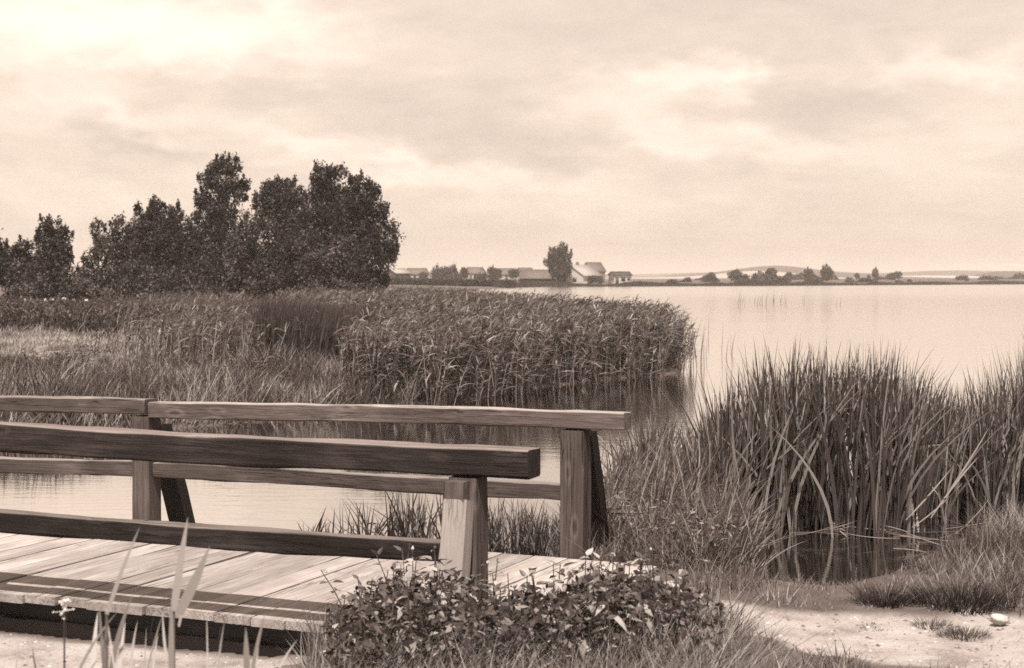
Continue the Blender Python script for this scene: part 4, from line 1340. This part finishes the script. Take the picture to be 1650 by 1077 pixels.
# reedy rough grass between the bridge and the pool
mbg = MB()
xy = scatter([(.35, 11.6), (.45, 12.5), (.8, 13.8), (1.15, 14.9), (1.6, 15.1), (1.95, 13.6), (1.7, 11.4), (1.55, 10.6), (1.15, 10.6), (.75, 11.3)], 5200)
n = len(xy)
grass(mbg, xy, rng.uniform(.1, .46, n) * (.5 + 1.0 * fbm(xy[:, 0] * 2, xy[:, 1] * 2)), rng.uniform(.006, .012, n), np.clip(rng.beta(1.8, 1.9, n), 0, 1), lean=.35, seg=4, flop=.7, wind=(.05, 0))
q = scatter([(.5, 12.6), (.85, 13.8), (1.2, 14.8), (1.6, 15), (1.95, 13.4), (1.7, 11.4), (1.5, 10.7), (1.1, 11.2)], 420)
grass(mbg, q, rng.uniform(.45, .95, 420), rng.uniform(.012, .02, 420), np.clip(rng.beta(1.4, 2, 420), 0, 1), lean=.16, seg=5, flop=.35, wind=(.1, 0))
for k in range(1):
    q = np.stack([xy[:, 0], xy[:, 1], ground_z(xy[:, 0], xy[:, 1]) + rng.uniform(.05, .34, n)], 1)
    D = unit(rdir(n, -.3, .8))
    cards(mbg, q, D, unit(np.cross(D, rdir(n))), rng.uniform(.03, .08, n), rng.uniform(.01, .022, n), np.clip(rng.beta(1.6, 2, n), 0, 1))
tag(mbg.build('rough_grass', M_GRASS), 'tall rough grass and herbs between the end of the bridge and the pool', 'grass', kind='stuff')


def tuft(name, label, px, py, Y, n, r, h, tnt, wd=.006, mat=M_GRASS, cat='grass tuft', group=None, ry=None):
    X = (px - CX) / FPX * Y
    z0 = gz1(X, Y)
    mb_ = MB()
    a_ = rng.uniform(0, 6.283, n)
    rad = np.sqrt(rng.random(n)) * r
    off = np.stack([np.cos(a_) * rad, np.sin(a_) * rad * (ry or 1)], 1)
    P = np.stack([off[:, 0], off[:, 1], np.full(n, -.02)], 1)
    D = unit(np.stack([off[:, 0] / r * .45 + rng.normal(.05, .3, n), off[:, 1] / r * .45 + rng.normal(0, .3, n), np.ones(n)], 1))
    ribbons(mb_, P, D, rng.uniform(.3, 1, n) * h * (.55 + .9 * fbm(off[:, 0] * 9 + px, off[:, 1] * 9)), wd, np.stack([np.cos(a_) * .3, np.sin(a_) * .3, np.full(n, -.2)], 1), horiz(a_ + 1.57 + rng.normal(0, .5, n)), 3, np.clip(rng.normal(tnt, .26, n), 0, 1))
    o = mb_.build(name, mat)
    o.location = (X, Y, z0)
    return tag(o, label, cat, group)


# grit and small pebbles trodden into the sand
mbp = MB()
qx, qy = rng.uniform(-3.4, 4.5, 14000), rng.uniform(6.9, 10.4, 14000)
k_ = (path_mask(qx, qy) > .35) & (ground_z(qx, qy) > .01)
t = (qx - BF[0]) * ED[0] + (qy - BF[1]) * ED[1]
s_ = (qx - BF[0]) * EN[0] + (qy - BF[1]) * EN[1]
k_ &= ~((t < T_END + .05) & (s_ > -2.6))
qx, qy = qx[k_], qy[k_]
n = len(qx)
sz = .003 + .013 * rng.random(n) ** 5
c = np.stack([qx, qy, ground_z(qx, qy)], 1)
oc = np.array([[1, 0, 0], [0, 1, 0], [-1, 0, 0], [0, -1, 0], [0, 0, .7], [0, 0, -.7]])
vv = c[:, None] + oc[None] * sz[:, None, None] * rng.uniform(.6, 1.3, (n, 6, 1))
ft = np.array([[0, 1, 4], [1, 2, 4], [2, 3, 4], [3, 0, 4]])
mbp.add(vv, [(ft[None] + (np.arange(n) * 6)[:, None, None]).reshape(-1, 3)], np.repeat(rng.random(n), 6))
tag(mbp.build('grit', leaf_mat('grit', .08, .4, .9, .2, 0.0)), 'loose grit and small pebbles on the sandy ground', 'grit', kind='stuff')
# short sparse grass creeping over the edges of the sand
mbp = MB()
qx, qy = rng.uniform(.6, 4.8, 9000), rng.uniform(7.3, 10.4, 9000)
k_ = rng.random(9000) < np.clip(fbm(qx * 2.3 + 5, qy * 2.3) * 3.2 - 1.6, 0, 1) * (1.1 - path_mask(qx, qy) * .85)
xy = np.stack([qx[k_], qy[k_]], 1)
grass(mbp, xy, rng.uniform(.02, .075, len(xy)), rng.uniform(.003, .006, len(xy)), rng.beta(1.6, 1.8, len(xy)), lean=.5, seg=2, flop=.6)
tag(mbp.build('path_grass', M_GRASS), 'short sparse grass creeping over the edges of the sandy path', 'grass', kind='stuff')

GT = 'grass tufts on the sandy path'
tuft('grass_tuft', 'round grass tuft on the sandy path left of the one nearest the white stone', 1504, 1003, at(1504, 1008, .21)[1], 300, .1, .1, .4, group=GT)
tuft('grass_tuft', 'broad grass tuft on the sandy path nearest the white stone', 1553, 1018, at(1553, 1026, .21)[1], 380, .12, .11, .4, group=GT)
tuft('grass_tuft', 'low flat grass tuft on the middle of the sandy path', 1412, 1006, at(1412, 1010, .21)[1], 160, .09, .05, .4, group=GT)
tuft('grass_tuft', 'dark bushy tuft in the turf on the right bank', 1545, 945, at(1545, 968, .23)[1], 1100, .27, .22, .12, wd=.008)
tuft('grass_tuft', 'spiky tuft of sedge at the near rim of the pool below the fallen leaves', 1425, 950, at(1425, 968, .22)[1], 600, .14, .2, .3, wd=.008)
tuft('grass_tuft', 'big pale grassy mound at the right edge below the leaning stalks', 1640, 850, at(1640, 872, .2)[1], 1100, .26, .2, .6)


def stone(name, label, p, size, v, group=None, seed=0):
    r_ = np.random.default_rng(seed)
    nu, nv = 12, 8
    vv, ff = [], []
    ph = r_.uniform(0, 6, 6)
    for i in range(nv + 1):
        for j in range(nu):
            a_, e_ = j / nu * 6.283, (i / nv - .5) * math.pi
            d = np.array([math.cos(e_) * math.cos(a_), math.cos(e_) * math.sin(a_), math.sin(e_)])
            d = d / max(abs(d).max(), 1e-6) * (.62 + .38 * abs(d).max()); d = np.round(d * 2.2 + ph[:3] * .1) / 2.2 * .55 + d * .45
            k_ = 1 + .18 * math.sin(2 * a_ + ph[0]) * math.cos(e_) + .12 * math.sin(3 * a_ + ph[1] + 2 * e_) + .08 * math.sin(5 * e_ + ph[2] + a_)
            vv.append(d * k_ * np.array(size))
    for i in range(nv):
        for j in range(nu):
            ff.append([i * nu + j, i * nu + (j + 1) % nu, (i + 1) * nu + (j + 1) % nu, (i + 1) * nu + j])
    mb_ = MB()
    mb_.add(vv, [np.array(ff)])
    o = mb_.build(name, v, smooth=False)
    o.location = p
    o.rotation_euler = (r_.uniform(-.2, .2), r_.uniform(-.2, .2), r_.uniform(0, 3))
    return tag(o, label, 'stone', group)


M_RUBBLE = plain_mat('rubble', .2, .9, .3, 6)
M_STONE = plain_mat('pale_stone', .36, .85, .12, 12)
p = at(1612, 1004, .22)
stone('stone', 'white angular stone at the right end of the sandy path', (p[0], p[1], gz1(p[0], p[1]) + .03), (.045, .04, .025), M_STONE, seed=4)
for k, (px, py, sz) in enumerate([(66, 580, .28), (78, 588, .22), (54, 590, .2), (90, 584, .16), (70, 594, .17)]):
    p = at(px, py, .42)
    stone('rubble_stone', 'pale rough stone in the rubble patch on the left side of the meadow', (p[0], p[1], gz1(p[0], p[1]) + .22), (sz * .75, sz * .6, sz * .3), M_RUBBLE, 'rubble stones in the meadow', seed=20 + k)

# white blossom heads at the foot of the slender tree
M_BLOSSOM = plain_mat('white_blossom', .75, .8, .05, 3)
for k, (px, py, s_) in enumerate([(38, 488, .2), (49, 487, .17), (73, 485, .11), (83, 484, .12), (104, 483, .13), (118, 484, .09), (139, 485, .1)]):
    Y = 80
    X = (px - CX) / FPX * Y
    zt = ZC - (py - HY) / FPX * Y
    z0 = gz1(X, Y)
    r = empty('flowering_weed', (X, Y, z0))
    tag(r, 'white flowering weed in the row at the foot of the slender tree', 'flowering weed', 'white flowering weeds below the trees')
    mb_ = MB()
    tube(mb_, [(0, 0, -.02), (.02, 0, (zt - z0) * .6), (0, 0, zt - z0)], [.015, .012, .008], 4)
    mb_.build('stem', M_HERB, r)
    mb_ = MB()
    n = 60
    P = rdir(n, -.2, 1) * s_ * rng.uniform(.5, 1, (n, 1)) + [0, 0, zt - z0]
    D = rdir(n)
    cards(mb_, P, D, unit(np.cross(D, rdir(n))), s_ * .5, s_ * .4, .5)
    mb_.build('flower_head', M_BLOSSOM, r)


# ------------------------------------------------------------------ weeds in front of the bridge
def leaf_mesh(name, mat, L=1.0, Wd=.55, droop=.25, fold=.12, seg=5, tint=.5, tooth=.06, heart=False):
    """one pointed leaf folded along its midrib, stalk end at the origin, tip along +y"""
    vs, ts = [], []
    t = np.linspace(0, 1, seg + 1)
    for i, x in enumerate(t):
        w_ = math.sin(math.pi * min(1, x ** .62)) * Wd * .5 if 0 < x < 1 else (0.02 if x == 0 else 0)
        if heart and i == 1: w_ *= 1.25
        w_ *= 1 + (tooth if i % 2 else -tooth)
        zc = -droop * x * x
        y = x * L - (.1 if heart and i == 1 else 0)
        vs += [(-w_, y, zc + fold * w_ * 2), (0, x * L, zc), (w_, y, zc + fold * w_ * 2)]
    f4 = []
    for i in range(seg):
        a_ = i * 3
        f4 += [[a_, a_ + 1, a_ + 4, a_ + 3], [a_ + 1, a_ + 2, a_ + 5, a_ + 4]]
    mb_ = MB()
    tv = np.full(len(vs), tint)
    mb_.add(vs, [np.array(f4)], tv)
    return mb_.mesh(name, mat, smooth=False)


NL = [leaf_mesh('leaf', M_NETTLE, 1, .5, d, f_, 5, t_) for d, f_, t_ in ((.2, .15, .35), (.4, .1, .55), (.1, .2, .2), (.55, .12, .75), (.3, .05, .95), (.15, .18, .45))]
NH = [leaf_mesh('leaf', M_NETTLE, 1, .8, d, f_, 5, t_, .02, True) for d, f_, t_ in ((.3, .16, .6), (.5, .14, .8), (.2, .2, .45))]
STEM = {}


def leafy_plant(name, label, px, top_y, Y, kind='nettle', size=.085, group=None, lean=(0, 0), pairs=None, zb=None):
    X = (px - CX) / FPX * Y
    z0 = gz1(X, Y) if zb is None else zb
    zt = ZC - (top_y - HY) / FPX * Y
    H = max(.15, zt - z0)
    r = empty(name, (X, Y, z0), 0)
    tag(r, label, 'weed', group)
    bx, by = lean[0] + rng.normal(0, .08), lean[1] + rng.normal(0, .08)
    f = np.linspace(0, 1, 6)
    pts = np.stack([bx * H * f ** 2, by * H * f ** 2, H * f - .03 * (1 - f)], 1)
    mb_ = MB()
    tube(mb_, pts, .006 * (1.2 - .8 * f), 5, .5)
    mb_.build('stem', M_NETTLE, r)
    pairs = pairs or max(5, int(H / .046))
    az_ = rng.uniform(0, 6.28)
    for i in range(pairs):
        g = .12 + .88 * (i + .5) / pairs
        az_ += math.pi / 2 + rng.normal(0, .25)
        pos = Vector((bx * H * g * g, by * H * g * g, H * g))
        for sd in (0, math.pi):
            sz = size * (1.15 - .65 * g ** 2) * rng.uniform(.75, 1.25)
            el = rng.uniform(-.5, .25) + (.75 if g > .9 else 0)
            ms = (NH if kind == 'heart' else NL)
            o = bpy.data.objects.new('leaf', ms[rng.integers(0, len(ms))])
            C.objects.link(o)
            o.parent = r
            o.matrix_local = Matrix.Translation(pos) @ Matrix.Rotation(az_ + sd + float(rng.normal(0, .2)), 4, 'Z') @ Matrix.Rotation(float(el), 4, 'X') @ Matrix.Rotation(float(rng.normal(0, .3)), 4, 'Y') @ Matrix.Translation((0, .018, 0)) @ Matrix.Scale(sz, 4)
    return r


prof_w = lambda px: -8 + np.interp(px, [530, 545, 570, 600, 640, 700, 740, 770, 800, 830, 860, 910, 950, 1000, 1040, 1080, 1110, 1150], [980, 958, 938, 928, 905, 903, 918, 934, 950, 940, 926, 918, 900, 890, 910, 918, 935, 972])
GW = 'leafy weeds crowded before the near end of the bridge'
leafy_plant('nettle_plant', 'tallest leafy nettle reaching above the lower rail left of the pale brace', 645, 893, 8.1, size=.1, group=GW, lean=(-.15, 0))
leafy_plant('nettle_plant', 'nettle at the left end of the weeds spreading its leaves over the deck planks', 575, 922, 8.05, size=.1, group=GW, lean=(-.35, .1))
leafy_plant('bindweed_plant', 'bindweed with big pale heart shaped leaves climbing below the far end post', 985, 893, 8.6, 'heart', size=.1, group=GW)
leafy_plant('bindweed_plant', 'bindweed with pale heart shaped leaves at the right end of the weeds', 1085, 925, 8.9, 'heart', size=.1, group=GW, lean=(.15, 0))
leafy_plant('bindweed_plant', 'bindweed with broad pale leaves at the foot of the pale brace', 715, 925, 7.7, 'heart', size=.11, group=GW)
xs = np.linspace(546, 1150, 38)
def where(px):
    return ('over the deck edge left of the brace' if px < 670 else 'below the pale brace' if px < 830 else
            'right of the near post' if px < 960 else 'below the far end post' if px < 1050 else 'beside the sandy path')


for i, x_ in enumerate(xs):
    px = x_ + rng.normal(0, 8)
    leafy_plant('nettle_plant', 'leafy nettle in the back row ' + where(px), px, float(prof_w(px)) + rng.uniform(-6, 24), rng.uniform(7.5, 8.3) + (.5 if px > 930 else 0), size=rng.uniform(.07, .15), group=GW)
for i in range(22):
    px = rng.uniform(545, 1120)
    leafy_plant('nettle_plant', 'lower leafy nettle in the front row ' + where(px), px, float(prof_w(px)) + rng.uniform(35, 85), rng.uniform(6.7, 7.4), size=rng.uniform(.08, .11), group=GW)

# ragged upright shoots with small leaves standing out of the weeds round the post
for i in range(16):
    px = rng.choice([rng.uniform(600, 830), rng.uniform(850, 1140)])
    leafy_plant('weed_shoot', 'thin small leaved shoot standing up ' + where(px), px, float(prof_w(px)) + rng.uniform(-34, -4), rng.uniform(7.4, 8.2) + (.4 if px > 930 else 0), size=rng.uniform(.035, .06), group='ragged shoots above the weeds', pairs=11)

# undergrowth of the same bank: fine leaves and grass between the stems
mbu = MB()
n = 11000
px = rng.uniform(525, 1165, n)
Y = rng.uniform(6.5, 8.5, n) + np.where(px > 930, rng.uniform(0, .7, n), 0)
X = (px - CX) / FPX * Y
zg = ground_z(X, Y)
zt = np.maximum(zg + .05, ZC - (prof_w(px) + 14 - HY) / FPX * Y)
q = np.stack([X, Y, zg + (zt - zg) * rng.random(n) ** .8 * (.4 + .85 * fbm(X * 3, Y * 3))], 1)
nn = unit(rdir(n) + [0, -.2, .9])
D = unit(np.cross(nn, rdir(n)))
cards(mbu, q, D, np.cross(D, nn), rng.uniform(.025, .065, n), rng.uniform(.012, .03, n), np.clip(rng.beta(1.3, 2.2, n), 0, 1))
tag(mbu.build('undergrowth', M_HERB), 'dense small leaved undergrowth between the nettles before the bridge', 'undergrowth', kind='stuff')
mbu = MB()
n = 12000
px = rng.uniform(500, 1190, n)
Y = np.where((px > 560) & (px < 1110), rng.uniform(5.5, 6.9, n), rng.uniform(5.5, 8.3, n))
xy = np.stack([(px - CX) / FPX * Y, Y], 1)
grass(mbu, xy, rng.uniform(.15, .46, n) * (.5 + fbm(xy[:, 0] * 2.5, xy[:, 1] * 2.5)), rng.uniform(.004, .009, n), np.clip(rng.beta(2.2, 1.6, n), 0, 1), lean=.35, seg=4, flop=.7)
n = 700
px = rng.uniform(1150, 1700, n)
Y = rng.uniform(7.0, 7.6, n)
xy = np.stack([(px - CX) / FPX * Y, Y], 1)
grass(mbu, xy, rng.uniform(.05, .15, n), rng.uniform(.003, .006, n), np.clip(rng.beta(2, 1.9, n), 0, 1), lean=.35, seg=3, flop=.6)
tag(mbu.build('front_grass', M_GRASS), 'blurred long grass along the bottom of the picture before the weeds and the path', 'grass', kind='stuff')

# ------------------------------------------------------------------ blurred reeds in the left foreground
def front_reed(name, label, Y, blades, group='out of focus reed plants in the left foreground'):
    """blades: (x0, y0, x1, y1, width px, sag) in the photograph's pixels at distance Y"""
    b0 = atY(blades[0][0], blades[0][1], Y)
    z0 = gz1(b0[0], Y)
    r = empty(name, (b0[0], Y, z0))
    tag(r, label, 'reed', group)
    for (x0, y0, x1, y1, wp, sag) in blades:
        p0, p1 = atY(x0, y0, Y + rng.normal(0, .05)), atY(x1, y1, Y + rng.normal(0, .1))
        mb_ = MB()
        d = p1 - p0
        L_ = np.linalg.norm(d)
        side = unit(np.cross(d / L_, np.array([0, 1.0, .25])))
        bend = np.array([sag * (1 if x1 >= x0 else -1), 0, -abs(sag) * .3])
        d0 = d / L_ - bend
        ribbons(mb_, p0[None], d0[None], np.array([L_]), np.array([wp * (.8 if y1 < 900 else .5) / FPX * Y]), bend[None], side[None], 8, rng.uniform(.7, 1.0), taper=2.4, base=.8)
        mb_.build('leaf', M_REED, r, shift=r.location)
    mb_ = MB()
    p0 = np.array([b0[0], Y, z0 - .05])
    tube(mb_, [p0, (p0 + b0) / 2, b0], [.006, .005, .004], 5, .6)
    mb_.build('stem', M_REED, r, shift=r.location)
    return r


front_reed('reed_plant', 'blurred reed with two long leaves forming a V before the deck edge', 4.6,
           [(280, 985, 303, 832, 17, .02), (288, 990, 338, 880, 22, -.06), (276, 1085, 276, 965, 20, 0), (268, 1060, 262, 985, 10, -.05), (288, 1010, 306, 940, 9, .05)])
front_reed('reed_plant', 'blurred reed with a broad bent leaf left of the V shaped pair', 4.4,
           [(178, 1090, 214, 958, 18, .12), (172, 1100, 160, 968, 14, -.06), (150, 1090, 158, 985, 24, .05), (185, 1080, 168, 970, 7, 0), (190, 1090, 202, 1000, 16, .02), (120, 1100, 190, 985, 10, .2)])
front_reed('reed_plant', 'blurred pale reed shoots at the bottom edge before the bridge shadow', 4.5,
           [(404, 1100, 428, 985, 14, .06), (398, 1090, 396, 1010, 22, 0), (408, 1090, 420, 1010, 16, .05), (440, 1100, 480, 1030, 9, .15), (335, 1090, 333, 985, 5, 0), (350, 1090, 362, 1000, 6, .05)])
front_reed('reed_plant', 'thin blurred grass stems at the bottom left between the two broader reeds', 4.8,
           [(235, 1090, 262, 990, 6, .04), (232, 1090, 236, 1010, 5, 0), (245, 1090, 255, 1020, 8, .05), (210, 1090, 222, 1000, 9, .1), (25, 1090, 30, 1030, 8, 0), (60, 1090, 52, 1040, 6, -.05)])
front_reed('reed_plant', 'faint thin reed leaf crossing the lower near rail', 4.2,
           [(172, 990, 226, 848, 9, .05), (165, 1090, 172, 985, 8, 0)])

Y = 4.8
b0 = atY(103, 1090, Y)
z0 = gz1(b0[0], Y)
r = empty('flowering_weed', (b0[0], Y, z0))
tag(r, 'thin weed with a few small white flowers at the bottom left before the bridge shadow', 'flowering weed')
mb_ = MB()
top = atY(104, 985, Y)
tube(mb_, [np.array([b0[0], Y, z0 - .03]), (b0 + top) / 2, top], [.004, .003, .002], 5, .5)
mb_.build('stem', M_HERB, r, shift=r.location)
for (px, py, s_) in [(104, 969, .011), (98, 972, .01), (110, 968, .01), (106, 983, .007), (99, 990, .006), (86, 987, .005), (118, 982, .005), (103, 997, .006)]:
    mb_ = MB()
    c = atY(px, py, Y)
    n = 14
    P = c + rdir(n) * s_ * .5
    D = rdir(n)
    cards(mb_, P, D, unit(np.cross(D, rdir(n))), s_ * .9, s_ * .8, .5)
    tube(mb_, [top, (top + c) / 2, c], [.0015, .0012, .001], 3, .5)
    mb_.build('flower', M_BLOSSOM, r, shift=r.location)
